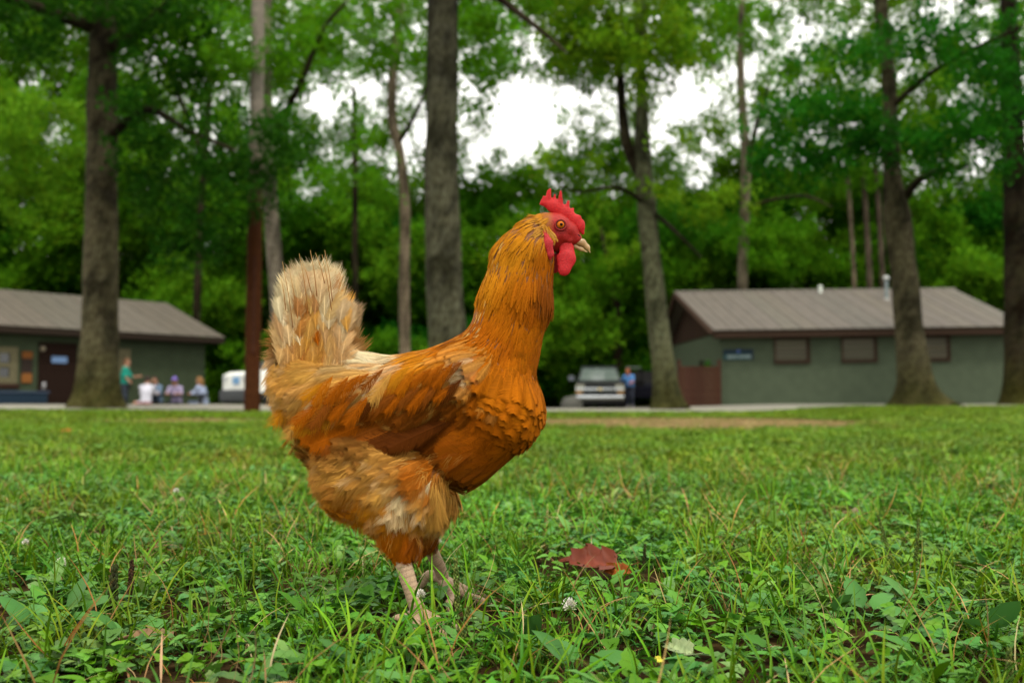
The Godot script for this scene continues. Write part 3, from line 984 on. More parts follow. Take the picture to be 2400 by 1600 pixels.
	# oak before the washhouse
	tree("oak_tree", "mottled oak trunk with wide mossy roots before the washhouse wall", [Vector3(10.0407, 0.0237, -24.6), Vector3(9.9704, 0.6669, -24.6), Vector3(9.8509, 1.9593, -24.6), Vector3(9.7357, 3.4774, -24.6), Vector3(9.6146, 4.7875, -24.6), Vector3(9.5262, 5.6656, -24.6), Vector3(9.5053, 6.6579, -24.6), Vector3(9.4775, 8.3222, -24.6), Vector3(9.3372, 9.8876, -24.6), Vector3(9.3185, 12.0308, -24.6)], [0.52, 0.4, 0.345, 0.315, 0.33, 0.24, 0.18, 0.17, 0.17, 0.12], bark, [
		[[Vector3(9.7321, 5.1712, -24.6), Vector3(9.9382, 5.5772, -24.2), Vector3(10.168, 5.7085, -23.6), Vector3(10.6344, 5.6758, -22.8)], [0.13, 0.1, 0.08, 0.03], dark_bark],
		[[Vector3(9.4927, 7.5438, -24.6), Vector3(9.9698, 8.0161, -24), Vector3(10.4917, 8.3171, -23), Vector3(11.5468, 8.6659, -22)], [0.09, 0.07, 0.05, 0.03], dark_bark],
		[[Vector3(9.491, 6.9897, -24.6), Vector3(8.1986, 6.3964, -23.6), Vector3(6.7425, 5.7293, -22.6)], [0.08, 0.05, 0.02], dark_bark]],
		[[Vector3(7.0263, 6.5136, -22.5), Vector3(1.7, 0.9, 1.3), 5.5, DEEP, -0.18], [Vector3(5.9745, 5.2876, -22), Vector3(0.9, 0.55, 0.9), 5.5, DEEP, -0.15], [Vector3(7.8082, 5.705, -22.5), Vector3(1.2, 0.55, 1.1), 6.0, DEEP, -0.18], [Vector3(9.8849, 5.9782, -22), Vector3(1.7, 0.75, 1.2), 6.0, DEEP, -0.2], [Vector3(10.9747, 6.5721, -22), Vector3(1.0, 0.7, 1.0), 5.5, DEEP, -0.15],
		[Vector3(10.5312, 8.1652, -22), Vector3(1.8, 1.0, 1.3), 4.5, DEEP, -0.12], [Vector3(9.2795, 9.0495, -23), Vector3(1.2, 0.8, 1.1), 3.6, DEEP, -0.08], [Vector3(7.42, 8.4216, -23), Vector3(1.3, 0.8, 1.1), 4.0, DEEP, -0.1], [Vector3(6.3815, 7.5875, -23), Vector3(0.9, 0.7, 0.9), 3.6, MID, -0.05], [Vector3(10.4449, 5.0908, -22), Vector3(1.2, 0.35, 0.9), 4.5, DEEP, -0.1], [Vector3(11.0568, 9.369, -22), Vector3(1.5, 0.6, 1.1), 4.0, DEEP, -0.12]], 0.55, 1.0)
	tree("oak_tree", "dark trunk at the edge of the trees past the washhouse end", [Vector3(13.765, 0.0509, -27), Vector3(13.7672, 2.8409, -27), Vector3(13.8048, 6.4378, -27), Vector3(13.7707, 10.0922, -27), Vector3(13.8025, 13.1824, -27)], [0.42, 0.34, 0.3, 0.24, 0.16], dark_bark, [], [[Vector3(13.9817, 9.1119, -27), Vector3(2.0, 1.2, 1.4), 3.0, DEEP, -0.1], [Vector3(14.8557, 6.4378, -27), Vector3(1.5, 1.0, 1.4), 3.0, DEEP, -0.1]], 0.6, 0.5)
	# slender trees in the wood
	var pole_col := lin(0.16, 0.13, 0.1)
	tree("slim_tree", "slender bent trunk in the wood between pole and tall trunk", [Vector3(-3.6042, 0.168, -34), Vector3(-3.7001, 3.5185, -34), Vector3(-3.6915, 6.8331, -34), Vector3(-3.8849, 8.8098, -34), Vector3(-4.1648, 10.0331, -34), Vector3(-4.0905, 12.3407, -34), Vector3(-3.7449, 15.1343, -34)], [0.2, 0.19, 0.18, 0.17, 0.16, 0.15, 0.12], pole_col, [[[Vector3(-3.9322, 9.1152, -34), Vector3(-3.1652, 10.0423, -33), Vector3(-2.7191, 10.7573, -32)], [0.08, 0.06, 0.03], dark_bark]],
		[[Vector3(-5.5348, 12.5847, -33), Vector3(2.1, 1.5, 1.6), 1.5, MID, -0.02], [Vector3(-3.6202, 12.4345, -33), Vector3(1.2, 1.4, 1.4), 1.8, MID, -0.05], [Vector3(-5.9494, 10.0423, -33), Vector3(1.9, 1.1, 1.5), 1.1, MID, 0.03], [Vector3(-4.7582, 7.8179, -33), Vector3(1.9, 1.0, 1.5), 1.6, MID, -0.02]], 0.75)
	tree("slim_tree", "thin dark straight trunk in the wood above the hen's tail", [Vector3(-5.9346, 0.161, -38), Vector3(-6.0291, 4.9119, -38), Vector3(-6.0673, 8.9681, -38), Vector3(-6.1503, 12.3878, -38)], [0.13, 0.12, 0.11, 0.07], dark_bark, [], [[Vector3(-7.7855, 8.407, -37), Vector3(2.2, 1.0, 1.5), 1.5, MID, -0.02], [Vector3(-5.3519, 10.7316, -37), Vector3(1.2, 1.0, 1.4), 1.0, MID, 0.02]], 0.8)
	tree("slim_tree", "leaning grey trunk just behind the utility pole", [Vector3(-6.8184, 0.1749, -30), Vector3(-6.9793, 2.3395, -30), Vector3(-7.2406, 4.9885, -30), Vector3(-7.4211, 7.3965, -30), Vector3(-7.5334, 10.507, -30), Vector3(-7.4991, 13.6559, -30)], [0.3, 0.27, 0.235, 0.2, 0.17, 0.12], lin(0.17, 0.15, 0.13), [[[Vector3(-7.4576, 8.0695, -30), Vector3(-6.2685, 9.6388, -29), Vector3(-5.5248, 10.9915, -28.4), Vector3(-4.7062, 11.7343, -28)], [0.11, 0.09, 0.07, 0.04], dark_bark]],
		[[Vector3(-7.1866, 10.6911, -29), Vector3(2.0, 1.3, 1.5), 2.2, MID, -0.05], [Vector3(-6.769, 7.6774, -28.5), Vector3(1.2, 1.0, 1.2), 3.6, DARK, -0.1], [Vector3(-5.6624, 10.2517, -28.5), Vector3(1.2, 1.2, 1.2), 1.6, MID, 0.0], [Vector3(-7.8061, 9.3476, -28.5), Vector3(1.2, 0.8, 1.2), 2.2, MID, -0.02]], 0.7)
	tree("slim_tree", "thin trunk in the wood over the lodge roof end", [Vector3(-12.7331, -0.1036, -40), Vector3(-12.7146, 4.452, -40), Vector3(-12.6118, 8.3556, -40), Vector3(-12.3979, 12.1243, -40), Vector3(-12.3894, 15.5704, -40)], [0.17, 0.16, 0.14, 0.13, 0.1], dark_bark, [[[Vector3(-12.6486, 10.3245, -40), Vector3(-13.2762, 12.3551, -39), Vector3(-13.6439, 13.5933, -38)], [0.09, 0.08, 0.05], dark_bark]],
		[[Vector3(-12.0951, 14.1221, -39), Vector3(2.2, 1.4, 1.6), 1.6, MID, -0.02], [Vector3(-17.178, 10.1236, -36), Vector3(2.2, 1.6, 1.8), 2.6, LIGHT, -0.08], [Vector3(-17.7507, 7.8642, -36), Vector3(2.0, 1.2, 1.6), 2.6, LIGHT, -0.08]], 0.8)
	tree("forked_tree", "dark slim trunk forking low down behind the pickup", [Vector3(4.7354, -0.0439, -44.5), Vector3(4.7107, 2.1898, -44.5), Vector3(4.6865, 4.535, -44.5), Vector3(4.3441, 6.1068, -44.5), Vector3(4.0024, 8.0807, -44.5)], [0.22, 0.2, 0.2, 0.12, 0.06], dark_bark, [[[Vector3(4.7231, 4.1431, -44.5), Vector3(5.0094, 6.1068, -44.5), Vector3(5.5675, 7.2423, -44.2), Vector3(6.2601, 8.347, -43.8)], [0.16, 0.12, 0.1, 0.05], dark_bark]],
		[[Vector3(4.0528, 7.0518, -43), Vector3(2.0, 1.0, 1.4), 1.6, OLIVE, -0.02], [Vector3(3.4764, 5.3383, -43), Vector3(1.4, 0.9, 1.3), 2.0, MID, -0.02]], 0.75)
	tree("slim_tree", "slender pale trunk behind the near end of the washhouse roof", [Vector3(9.7473, 0.1541, -42), Vector3(9.7833, 5.405, -42), Vector3(9.9437, 8.9495, -42), Vector3(9.9753, 11.2065, -42), Vector3(9.8283, 14.048, -42), Vector3(9.9131, 17.4879, -42)], [0.24, 0.23, 0.22, 0.2, 0.17, 0.12], lin(0.17, 0.145, 0.115), [[[Vector3(9.9516, 9.5124, -42), Vector3(10.2877, 11.6355, -41.5), Vector3(10.7377, 13.3478, -41)], [0.12, 0.1, 0.06], dark_bark], [[Vector3(9.8988, 8.3875, -42), Vector3(10.7545, 8.5588, -41), Vector3(11.9084, 8.5341, -40), Vector3(12.798, 7.9898, -39.5)], [0.09, 0.08, 0.07, 0.04], dark_bark]],
		[[Vector3(8.8165, 12.7919, -41), Vector3(2.0, 1.5, 1.6), 0.9, OLIVE, 0.03], [Vector3(10.4753, 14.0905, -41), Vector3(1.6, 1.6, 1.6), 0.9, MID, 0.03], [Vector3(8.0387, 8.5588, -41), Vector3(2.2, 1.1, 1.6), 1.6, OLIVE, -0.03], [Vector3(10.9068, 6.7344, -41), Vector3(2.2, 1.2, 1.6), 2.0, MID, -0.05], [Vector3(9.965, 16.7022, -41), Vector3(2.4, 1.2, 1.6), 1.4, MID, 0.0]], 0.85)
	var k := 0
	for a in [[1968, 6, "thin pale trunk over the middle of the washhouse roof"], [2004, 9, "pinkish pale trunk beside the white roof vent"], [2034, 8, "pinkish pale trunk half hidden by the roof oak"]]:
		tree("slim_tree", a[2], [on_ground(px(a[0], 43.0), -43.0), Vector3(px(a[0] - 2, 43.0), 6.0, -43.0), Vector3(px(a[0] - 14, 43.0), 11.0, -43.0)], [0.017 * a[1], 0.016 * a[1], 0.1], lin(0.09, 0.072, 0.058) if k else pole_col, [], [[Vector3(px(a[0] - 14, 43.0), 10.5, -43.0), Vector3(1.6, 1.4, 1.4), 1.2, MID, 0.0]], 0.85)
		k += 1
	# utility pole
	var pole := thing("utility_pole", "reddish brown wooden utility pole standing before the white car", "pole", on_ground(-5.37, -20.6))
	var mb := MB.new()
	var cr := lin(0.1, 0.036, 0.014)
	var cg := lin(0.3, 0.26, 0.21)
	var P := []
	var R := []
	var C := []
	for i in 21:
		var f := i / 20.0
		P.append(Vector3(0.0 - 0.0, -0.1 + f * 12.0, 0.0))
		R.append(0.165 - 0.035 * f)
		C.append(cr.lerp(cg, sst(0.33, 0.52, f)) * (0.9 + 0.2 * noise2.get_noise_1d(i * 3.0)))
	mb.tube(P, R, 14, C)
	show_mesh("shaft", mb.mesh(), M.timber, pole)
	mb = MB.new()
	mb.box(at3(0.05, 2.2, 0.17), Vector3(0.05, 2.0, 0.04), lin(0.1, 0.04, 0.025))
	show_mesh("ground_wire_cover", mb.mesh(), M.timber, pole)


func px(x: float, d: float) -> float:
	return (x - 1176.0) / 2288.0 * d



# ---------------------------------------------------------------- the wood behind
func build_forest():
	# undergrowth and low trees up the slope: one dense mass
	var xf := []
	var cols := PackedColorArray()
	var n := 0
	for i in 330:
		var d := rng.randf_range(44.0, 62.0)
		var x := rng.randf_range(-0.68, 0.68) * d
		var g := ground_at(x, -d)
		var hmax := 9.0 + 2.5 * noise.get_noise_2d(x * 0.6, 3.0) + (d - 44.0) * 0.12
		var y := g + rng.randf_range(0.3, hmax)
		var r := rng.randf_range(1.0, 2.0)
		var tone := noise2.get_noise_2d(x * 0.12 + 40.0, y * 0.16)
		var c := DEEP.lerp(MID, clampf(0.4 + tone * 1.6, 0.0, 1.0)) if rng.randf() < 0.5 else LIGHT.lerp(MID, rng.randf())
		crown_into(xf, cols, [[Vector3(x, y, -d), Vector3(r * 1.3, r * 0.8, r), 2.6, c, -0.12]], 1.0)
	# shrubs at the foot of the wood
	for i in 60:
		var d := rng.randf_range(41.0, 46.0)
		var x := rng.randf_range(-0.66, 0.66) * d
		if x > 5.0 and x < 18.0: d += 4.0
		var g := ground_at(x, -d)
		crown_into(xf, cols, [[Vector3(x, g + rng.randf_range(0.2, 2.2), -d), Vector3(1.6, 1.2, 1.0), 3.0, MID.lerp(LIGHT, rng.randf() * 0.6), -0.15]], 0.8)
	var o := scatter("undergrowth", leaf_clump(22, 0.26, 0.7, "clump"), M.leaf, xf, cols, self)
	tag(o, "dense green undergrowth and low trees filling the slope behind the buildings", "undergrowth", "", "stuff")
	# canopy of the taller trees behind
	xf = []
	cols = PackedColorArray()
	for i in 900:
		var d := rng.randf_range(46.0, 75.0)
		var u := rng.randf_range(-0.62, 0.62)
		var e := rng.randf_range(0.1, 0.48)
		# the wood opens over the drive: fewer tall crowns there
		var gap := exp(-pow((u - 0.022) / 0.066, 2.0)) * sst(0.195, 0.23, e) * (1.0 - 0.8 * sst(0.305, 0.345, e)) + 0.8 * exp(-pow((u + 0.1) / 0.03, 2.0)) * sst(0.24, 0.265, e) * (1.0 - sst(0.3, 0.33, e)) + 0.8 * exp(-pow((u - 0.165) / 0.035, 2.0)) * sst(0.27, 0.29, e) * (1.0 - sst(0.31, 0.33, e)) + 0.8 * exp(-pow((u - 0.195) / 0.025, 2.0)) * sst(0.205, 0.225, e) * (1.0 - sst(0.25, 0.27, e))
		if rng.randf() < gap * 1.25: continue
		var y := 0.227 + e * d
		var r := rng.randf_range(1.0, 2.1)
		var c := MID.lerp(OLIVE if u > 0.0 else LIGHT, rng.randf() * 0.8)
		var dens := 1.15 if e > 0.24 else 1.7
		if u > 0.1 and e > 0.2: dens *= 0.62
		if u < -0.4: dens *= 1.3
		elif u < 0.05 and e > 0.21: dens *= 0.85
		crown_into(xf, cols, [[Vector3(u * d, y, -d), Vector3(r * 1.3, r * 0.8, r), dens, c, -0.02]], 1.05)
	o = scatter("forest_canopy", leaf_clump(22, 0.26, 0.7, "clump"), M.leaf, xf, cols, self)
	tag(o, "canopy of distant leafy trees with sky showing through gaps", "canopy", "", "stuff")



# ---------------------------------------------------------------- the hen
const HK := 0.000464          # metres per drawing unit of the hen's side view
const HEN_Y := 0.0065
const HENX := -0.1042

const GOLD := Color(0.4351, 0.165, 0.00663)
const ORANGE := Color(0.3574, 0.1002, 0.002072)
const AMBER := Color(0.2797, 0.06822, 0.001776)
const RUST := Color(0.185, 0.04884, 0.00444)
const UMBER := Color(0.074, 0.0185, 0.00185)
const TAN := Color(0.4662, 0.2369, 0.04717)
const CREAM := Color(0.5476, 0.4144, 0.2294)
const IVORY := Color(0.6402, 0.5527, 0.3459)

# side-view anchors: x, y, run of the feathers (x, y down), feather kind, length, colour, reach
var hen_map := [
	[1222, 502, -0.9, 0.45, 4, 26, GOLD, 30], [1250, 515, -0.8, 0.6, 4, 20, TAN, 22], [1170, 535, -0.7, 0.7, 0, 32, GOLD, 35], [1140, 595, -0.4, 0.92, 0, 38, GOLD, 38], [1200, 590, -0.35, 0.94, 0, 40, GOLD, 40],
	[1245, 610, -0.1, 1.0, 0, 40, AMBER, 35], [1118, 665, -0.3, 0.95, 0, 58, GOLD, 38], [1180, 680, -0.3, 0.95, 0, 62, ORANGE, 42], [1245, 690, 0.0, 1.0, 0, 48, RUST, 30], [1215, 720, -0.15, 1.0, 0, 55, AMBER, 35],
	[1100, 725, -0.5, 0.87, 0, 62, ORANGE, 40], [1155, 755, -0.4, 0.92, 0, 62, ORANGE, 40], [1100, 775, -0.6, 0.8, 0, 60, AMBER, 30], [1150, 800, -0.35, 0.95, 0, 55, AMBER, 34], [1230, 770, -0.1, 1.0, 1, 42, ORANGE, 38],
	[1245, 830, -0.05, 1.0, 1, 46, AMBER, 38], [1195, 850, -0.25, 0.97, 1, 52, ORANGE, 42], [1215, 930, -0.35, 0.94, 1, 56, ORANGE, 42], [1222, 1000, -0.6, 0.8, 1, 54, AMBER, 40], [1150, 880, -0.4, 0.9, 1, 56, ORANGE, 40],
	[1150, 960, -0.45, 0.9, 1, 60, AMBER, 42], [1150, 1040, -0.8, 0.6, 1, 60, AMBER, 42], [1080, 1090, -0.9, 0.45, 1, 60, RUST, 42], [1085, 1010, -0.75, 0.66, 1, 66, AMBER, 42], [1040, 1050, -0.8, 0.5, 2, 60, RUST, 36],
	[1060, 775, -0.86, 0.5, 3, 60, ORANGE, 42], [1000, 805, -0.9, 0.42, 3, 62, ORANGE, 40], [940, 838, -0.95, 0.3, 2, 64, GOLD, 36], [905, 845, -1.0, 0.1, 2, 60, IVORY, 21], [855, 822, -1.0, -0.1, 2, 60, IVORY, 22], [880, 865, -0.95, 0.3, 2, 64, TAN, 20],
	[1090, 830, -0.75, 0.65, 3, 58, ORANGE, 36], [1000, 855, -0.85, 0.55, 3, 64, GOLD, 40], [930, 885, -0.85, 0.5, 3, 66, ORANGE, 36], [1085, 852, -0.95, 0.2, 2, 46, CREAM, 12], [1058, 866, -0.9, 0.4, 2, 46, TAN, 14],
	[1110, 900, -0.7, 0.7, 3, 60, AMBER, 34], [1050, 890, -0.8, 0.6, 3, 64, RUST, 32], [985, 925, -0.82, 0.58, 3, 72, RUST, 36], [1030, 940, -0.85, 0.5, 3, 72, UMBER, 46], [955, 980, -0.9, 0.35, 3, 78, UMBER, 54], [890, 945, -0.85, 0.5, 3, 80, AMBER, 38],
	[880, 893, -0.9, 0.45, 2, 60, CREAM, 11], [855, 907, -0.9, 0.45, 2, 60, TAN, 14], [830, 990, -0.9, 0.4, 3, 80, RUST, 44], [880, 1008, -1.0, 0.1, 3, 80, UMBER, 46], [770, 1000, -0.75, 0.66, 2, 76, AMBER, 36], [800, 930, -0.75, 0.66, 2, 80, GOLD, 36],
	[765, 905, -0.8, 0.5, 2, 70, CREAM, 14], [730, 960, -0.65, 0.76, 2, 76, GOLD, 38], [780, 865, -0.9, 0.2, 2, 80, TAN, 36], [705, 860, -0.85, 0.3, 2, 80, TAN, 38], [660, 880, -0.6, 0.8, 2, 76, TAN, 36], [640, 850, -0.6, 0.7, 2, 70, CREAM, 28],
	[655, 935, -0.3, 0.95, 2, 72, TAN, 36], [690, 985, -0.3, 0.95, 2, 66, TAN, 36], [712, 1015, -0.4, 0.9, 2, 50, ORANGE, 26], [755, 790, -0.15, -1.0, 2, 90, TAN, 34], [690, 770, -0.2, -1.0, 2, 90, TAN, 34], [795, 750, 0.02, -1.0, 2, 80, TAN, 30], [820, 800, -0.4, -0.9, 2, 70, CREAM, 26],
	[700, 690, -0.05, -1.0, 2, 90, CREAM, 30], [642, 715, -0.2, -1.0, 2, 80, IVORY, 28], [640, 780, -0.4, -0.9, 2, 80, CREAM, 26], [765, 690, 0.08, -1.0, 2, 80, TAN, 30], [725, 735, 0.0, -1.0, 2, 90, GOLD, 22], [700, 640, -0.03, -1.0, 2, 80, IVORY, 34],
	[765, 1045, -0.8, 0.45, 2, 74, TAN, 36], [750, 1105, -0.4, 0.9, 2, 66, TAN, 34], [845, 1060, -0.85, 0.4, 2, 74, TAN, 38], [850, 1115, -0.7, 0.7, 2, 70, ORANGE, 38], [930, 1065, -0.85, 0.5, 2, 72, TAN, 30], [1000, 1065, -0.7, 0.7, 2, 70, AMBER, 32],
	[955, 1115, -0.4, 0.9, 2, 70, CREAM, 12], [900, 1140, -0.5, 0.85, 2, 66, GOLD, 34], [1000, 1125, -0.1, 1.0, 2, 66, TAN, 26], [1012, 1175, 0.1, 1.0, 2, 60, TAN, 28], [965, 1160, -0.15, 1.0, 2, 62, GOLD, 28], [930, 1190, -0.1, 1.0, 2, 55, AMBER, 30], [880, 1190, -0.3, 0.95, 2, 55, ORANGE, 32], [800, 1150, -0.5, 0.86, 2, 62, GOLD, 34],
	[905, 1245, -0.1, 1.0, 4, 38, ORANGE, 30], [945, 1250, 0.05, 1.0, 4, 36, AMBER, 26], [980, 1215, 0.1, 1.0, 2, 44, RUST, 26], [925, 1285, 0.0, 1.0, 4, 26, UMBER, 18],
]


func hp(x: float, y: float, w := 0.0) -> Vector3:   # a point of the side view, w towards the near side
	return Vector3((x - 950.0) * HK, (1400.0 - y) * HK + HEN_Y, w)


func hen_look(p: Vector3) -> Array:
	var x := p.x / HK + 950.0
	var y := 1400.0 - (p.y - HEN_Y) / HK
	var sw := 0.0
	var dir := Vector2.ZERO
	var col := Vector3.ZERO
	var best := 0.0
	var near: Array = hen_map[0]
	for a in hen_map:
		var dx: float = x - a[0]
		var dy: float = y - a[1]
		var r: float = a[7]
		var d2 := (dx * dx + dy * dy) / (r * r)
		if d2 > 18.0: continue
		var w := exp(-d2 * 0.8) * (40.0 / r) * (40.0 / r) + 1e-6
		sw += w
		dir += Vector2(a[2], -a[3]) * w
		var c: Color = a[6]
		col += Vector3(c.r, c.g, c.b) * w
		var n := w * rng.randf_range(0.5, 1.0)
		if n > best:
			best = n
			near = a
	if sw < 1e-9:
		return [Vector3(-0.7, -0.7, 0), ORANGE, 2, 60.0 * HK]
	col /= sw
	var nc: Color = near[6]
	var c2 := Color(col.x, col.y, col.z).lerp(nc, 0.25)
	return [Vector3(dir.x, dir.y, 0.0).normalized(), c2, near[4], near[5] * HK]


# a feather of length 1 along +y, its outer face towards +z: shaft and separate barbs
func feather_mesh(width: float, n: int, sweep: float, loose: float, tip: float, curl: float, camber: float, seed_at: int, shaft_k := 1.25, edge_k := 1.0, gap := 0.0, grad := 0.0) -> ArrayMesh:
	var mb := MB.new()
	var r := RandomNumberGenerator.new()
	r.seed = seed_at
	var zc := func(s: float, x: float) -> float: return -curl * s * s - camber * x * x / maxf(width, 0.01)
	for side in [-1.0, 1.0]:
		for i in n:
			var s := lerpf(0.04, 0.97, (i + r.randf() * 0.5) / n)
			var prof := pow(sin(PI * clampf(pow(s, tip), 0.0, 1.0) * 0.93 + 0.12), 0.7)
			var ln := width * prof * r.randf_range(1.0 - loose * 0.7, 1.0 + loose * 0.35)
			var up := ln * sweep * r.randf_range(0.8, 1.2)
			var bw := 0.75 / n * r.randf_range(0.7, 1.25)
			var lift := loose * r.randfn() * 0.03
			var k := r.randf_range(0.82, 1.15)
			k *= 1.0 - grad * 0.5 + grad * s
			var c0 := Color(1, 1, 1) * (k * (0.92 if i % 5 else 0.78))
			var c1 := Color(1, 1, 1) * (k * edge_k)
			var p0 := Vector3(0, s - bw, (zc as Callable).call(s - bw, 0.0))
			var p1 := Vector3(0, s + bw, (zc as Callable).call(s + bw, 0.0) + 0.002)
			var xm := ln * 0.6
			var sm := s + up * 0.45
			var m0 := Vector3(side * xm, sm - bw * 0.8 * (1.0 - gap), (zc as Callable).call(sm, xm) + lift * 0.4)
			var m1 := Vector3(side * xm * 0.94, sm + bw * 0.9 * (1.0 - gap), (zc as Callable).call(sm, xm) + 0.003 + lift * 0.4)
			var se := s + up
			var e := Vector3(side * ln, se, (zc as Callable).call(se, ln) + lift)
			var a := mb.v(p0, c0)
			var b := mb.v(p1, c0)
			var c := mb.v(m0, c1)
			var d := mb.v(m1, c1)
			var f := mb.v(e, c1 * 1.08)
			if side > 0:
				mb.q(a, c, d, b)
				mb.t(c, f, d)
			else:
				mb.q(a, b, d, c)
				mb.t(c, d, f)
	# shaft
	var hw := 0.011
	var prev := -1
	for i in 7:
		var s := i / 6.0
		var w := hw * (1.0 - 0.8 * s)
		var c := Color(1, 1, 1) * shaft_k
		var a := mb.v(Vector3(-w, s * 0.98, (zc as Callable).call(s, 0.0) + 0.006), c)
		mb.v(Vector3(w, s * 0.98, (zc as Callable).call(s, 0.0) + 0.006), c)
		if prev >= 0: mb.q(prev, prev + 1, a + 1, a)
		prev = a
	return mb.mesh()


func feather_frame(p: Vector3, n: Vector3, dir: Vector3, ln: float, wide: float, lift: float) -> Transform3D:
	var t := dir - n * dir.dot(n)
	if t.length_squared() < 1e-4: t = n.cross(Vector3.BACK)
	t = t.normalized()
	var y := (t * cos(lift) + n * sin(lift)).normalized()
	var x := y.cross(n).normalized()
	var z := x.cross(y)
	return Transform3D(Basis(x * ln * wide, y * ln, z * ln), p)


func rr(px_r: float) -> float:
	return px_r * HK


func build_hen():
	var hen := thing("hen", "golden brown hen standing side-on in the grass with red comb and pale fluffy tail", "hen", Vector3(HENX, 0, -1.07))
	# ---- body
	var body := MB.new()
	var flesh := lin(0.2, 0.07, 0.012)
	var bones := [
		[Vector3(0.0827, 0.2191, 0), Vector3(0.0502, 0.1856, 0), rr(116), rr(106), 1.15],
		[Vector3(0.0593, 0.2508, 0), Vector3(0.0034, 0.2247, 0), rr(98), rr(102), 1.25],
		[Vector3(0.0034, 0.2247, 0), Vector3(-0.0526, 0.2265, 0), rr(102), rr(98), 1.2],
		[Vector3(-0.0526, 0.2265, 0), Vector3(-0.1018, 0.2424, 0), rr(98), rr(94), 0.95],
		[Vector3(-0.097, 0.2251, 0), Vector3(-0.0826, 0.1903, 0), rr(84), rr(70), 0.95],
		[Vector3(0.092, 0.2789, 0), Vector3(0.1084, 0.3353, 0), rr(90), rr(78), 0.92],
		[Vector3(0.1084, 0.3353, 0), Vector3(0.1155, 0.3779, 0), rr(78), rr(66), 0.85],
		[Vector3(0.1155, 0.3779, 0), Vector3(0.1278, 0.4035, 0), rr(66), rr(48), 0.75],
		[Vector3(-0.0497, 0.1547, 0.034), Vector3(-0.0039, 0.1356, 0.036), rr(96), rr(80), 0.75],
		[Vector3(-0.0434, 0.1505, -0.04), Vector3(-0.0022, 0.1194, -0.04), rr(96), rr(80), 0.75],
		[Vector3(-0.0166, 0.1251, 0.042), Vector3(-0.0068, 0.083, 0.044), rr(72), rr(42), 0.8],
		[Vector3(-0.0022, 0.117, -0.04), Vector3(0.0057, 0.0806, -0.045), rr(70), rr(38), 0.8],
		[Vector3(-0.1021, 0.2602, 0), Vector3(-0.1135, 0.3141, 0), rr(78), rr(58), 0.38],
		[Vector3(0.0481, 0.2408, 0.05), Vector3(-0.0588, 0.2074, 0.048), rr(60), rr(54), 0.45],
		[Vector3(0.0426, 0.2421, -0.05), Vector3(-0.0741, 0.2056, -0.048), rr(60), rr(54), 0.45],
	]
	nets(body, bones, 0.0048, 0.016, func(_p): return flesh)
	var nv := body.V.size()
	var nt := body.I.size()
	# ---- feathers over the body's surface
	var kinds := []
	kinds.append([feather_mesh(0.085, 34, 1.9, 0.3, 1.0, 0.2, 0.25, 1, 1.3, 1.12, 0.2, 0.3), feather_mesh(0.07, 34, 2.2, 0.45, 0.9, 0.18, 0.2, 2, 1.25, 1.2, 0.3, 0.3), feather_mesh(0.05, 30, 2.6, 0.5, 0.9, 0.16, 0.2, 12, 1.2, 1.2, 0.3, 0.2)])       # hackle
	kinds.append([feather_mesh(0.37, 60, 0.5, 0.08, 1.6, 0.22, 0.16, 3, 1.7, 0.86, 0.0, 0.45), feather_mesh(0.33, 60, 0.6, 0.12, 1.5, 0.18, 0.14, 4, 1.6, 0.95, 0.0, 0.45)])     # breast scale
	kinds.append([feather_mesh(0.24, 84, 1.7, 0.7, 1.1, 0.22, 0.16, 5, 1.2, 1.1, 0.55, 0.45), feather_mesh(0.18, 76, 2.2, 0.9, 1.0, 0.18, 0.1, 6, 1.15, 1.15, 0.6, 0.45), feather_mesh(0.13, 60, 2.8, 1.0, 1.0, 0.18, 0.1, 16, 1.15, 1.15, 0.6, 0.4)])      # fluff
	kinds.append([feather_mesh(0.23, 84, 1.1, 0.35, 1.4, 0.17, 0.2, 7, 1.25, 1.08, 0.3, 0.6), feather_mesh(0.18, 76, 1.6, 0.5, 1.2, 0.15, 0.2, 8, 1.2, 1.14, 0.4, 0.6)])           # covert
	var wisp := wisp_mesh()
	kinds.append([feather_mesh(0.1, 22, 2.2, 0.6, 1.0, 0.16, 0.2, 9, 1.1, 1.1)])                                                                            # short
	var area := PackedFloat32Array()
	var sum := 0.0
	for i in range(0, nt, 3):
		sum += (body.V[body.I[i + 1]] - body.V[body.I[i]]).cross(body.V[body.I[i + 2]] - body.V[body.I[i]]).length()
		area.append(sum)
	var N := PackedVector3Array()
	N.resize(nv)
	for i in range(0, nt, 3):
		var f := (body.V[body.I[i + 1]] - body.V[body.I[i]]).cross(body.V[body.I[i + 2]] - body.V[body.I[i]])
		for k in 3: N[body.I[i + k]] += f
	var wisps := []
	var wisp_c := PackedColorArray()
	var regions := {"neck": [], "breast": [], "back": [], "thigh": [], "rump": []}
	for i in 19000:
		var at := area.bsearch(rng.randf() * sum)
		at = mini(at, area.size() - 1)
		var a := body.I[at * 3]
		var b := body.I[at * 3 + 1]
		var c := body.I[at * 3 + 2]
		var u := rng.randf()
		var v := rng.randf()
		if u + v > 1.0:
			u = 1.0 - u
			v = 1.0 - v
		var p := body.V[a] + (body.V[b] - body.V[a]) * u + (body.V[c] - body.V[a]) * v
		var n := (N[a] * (1.0 - u - v) + N[b] * u + N[c] * v).normalized()
		var x := p.x / HK + 950.0
		var y := 1400.0 - (p.y - HEN_Y) / HK
		if x > 1262.0 and y < 590.0: continue
		if y < 705.0 and x < 820.0: continue
		if p.z < -0.045 and rng.randf() < 0.35: continue
		var look := hen_look(p)
		var kind: int = look[2]
		var ln: float = look[3] * rng.randf_range(0.75, 1.2)
		if kind == 1 and i % 3 == 0: continue
		var dir: Vector3 = look[0]
		dir = dir.rotated(n, rng.randfn() * ([0.1, 0.1, 0.15, 0.12, 0.1][kind]))
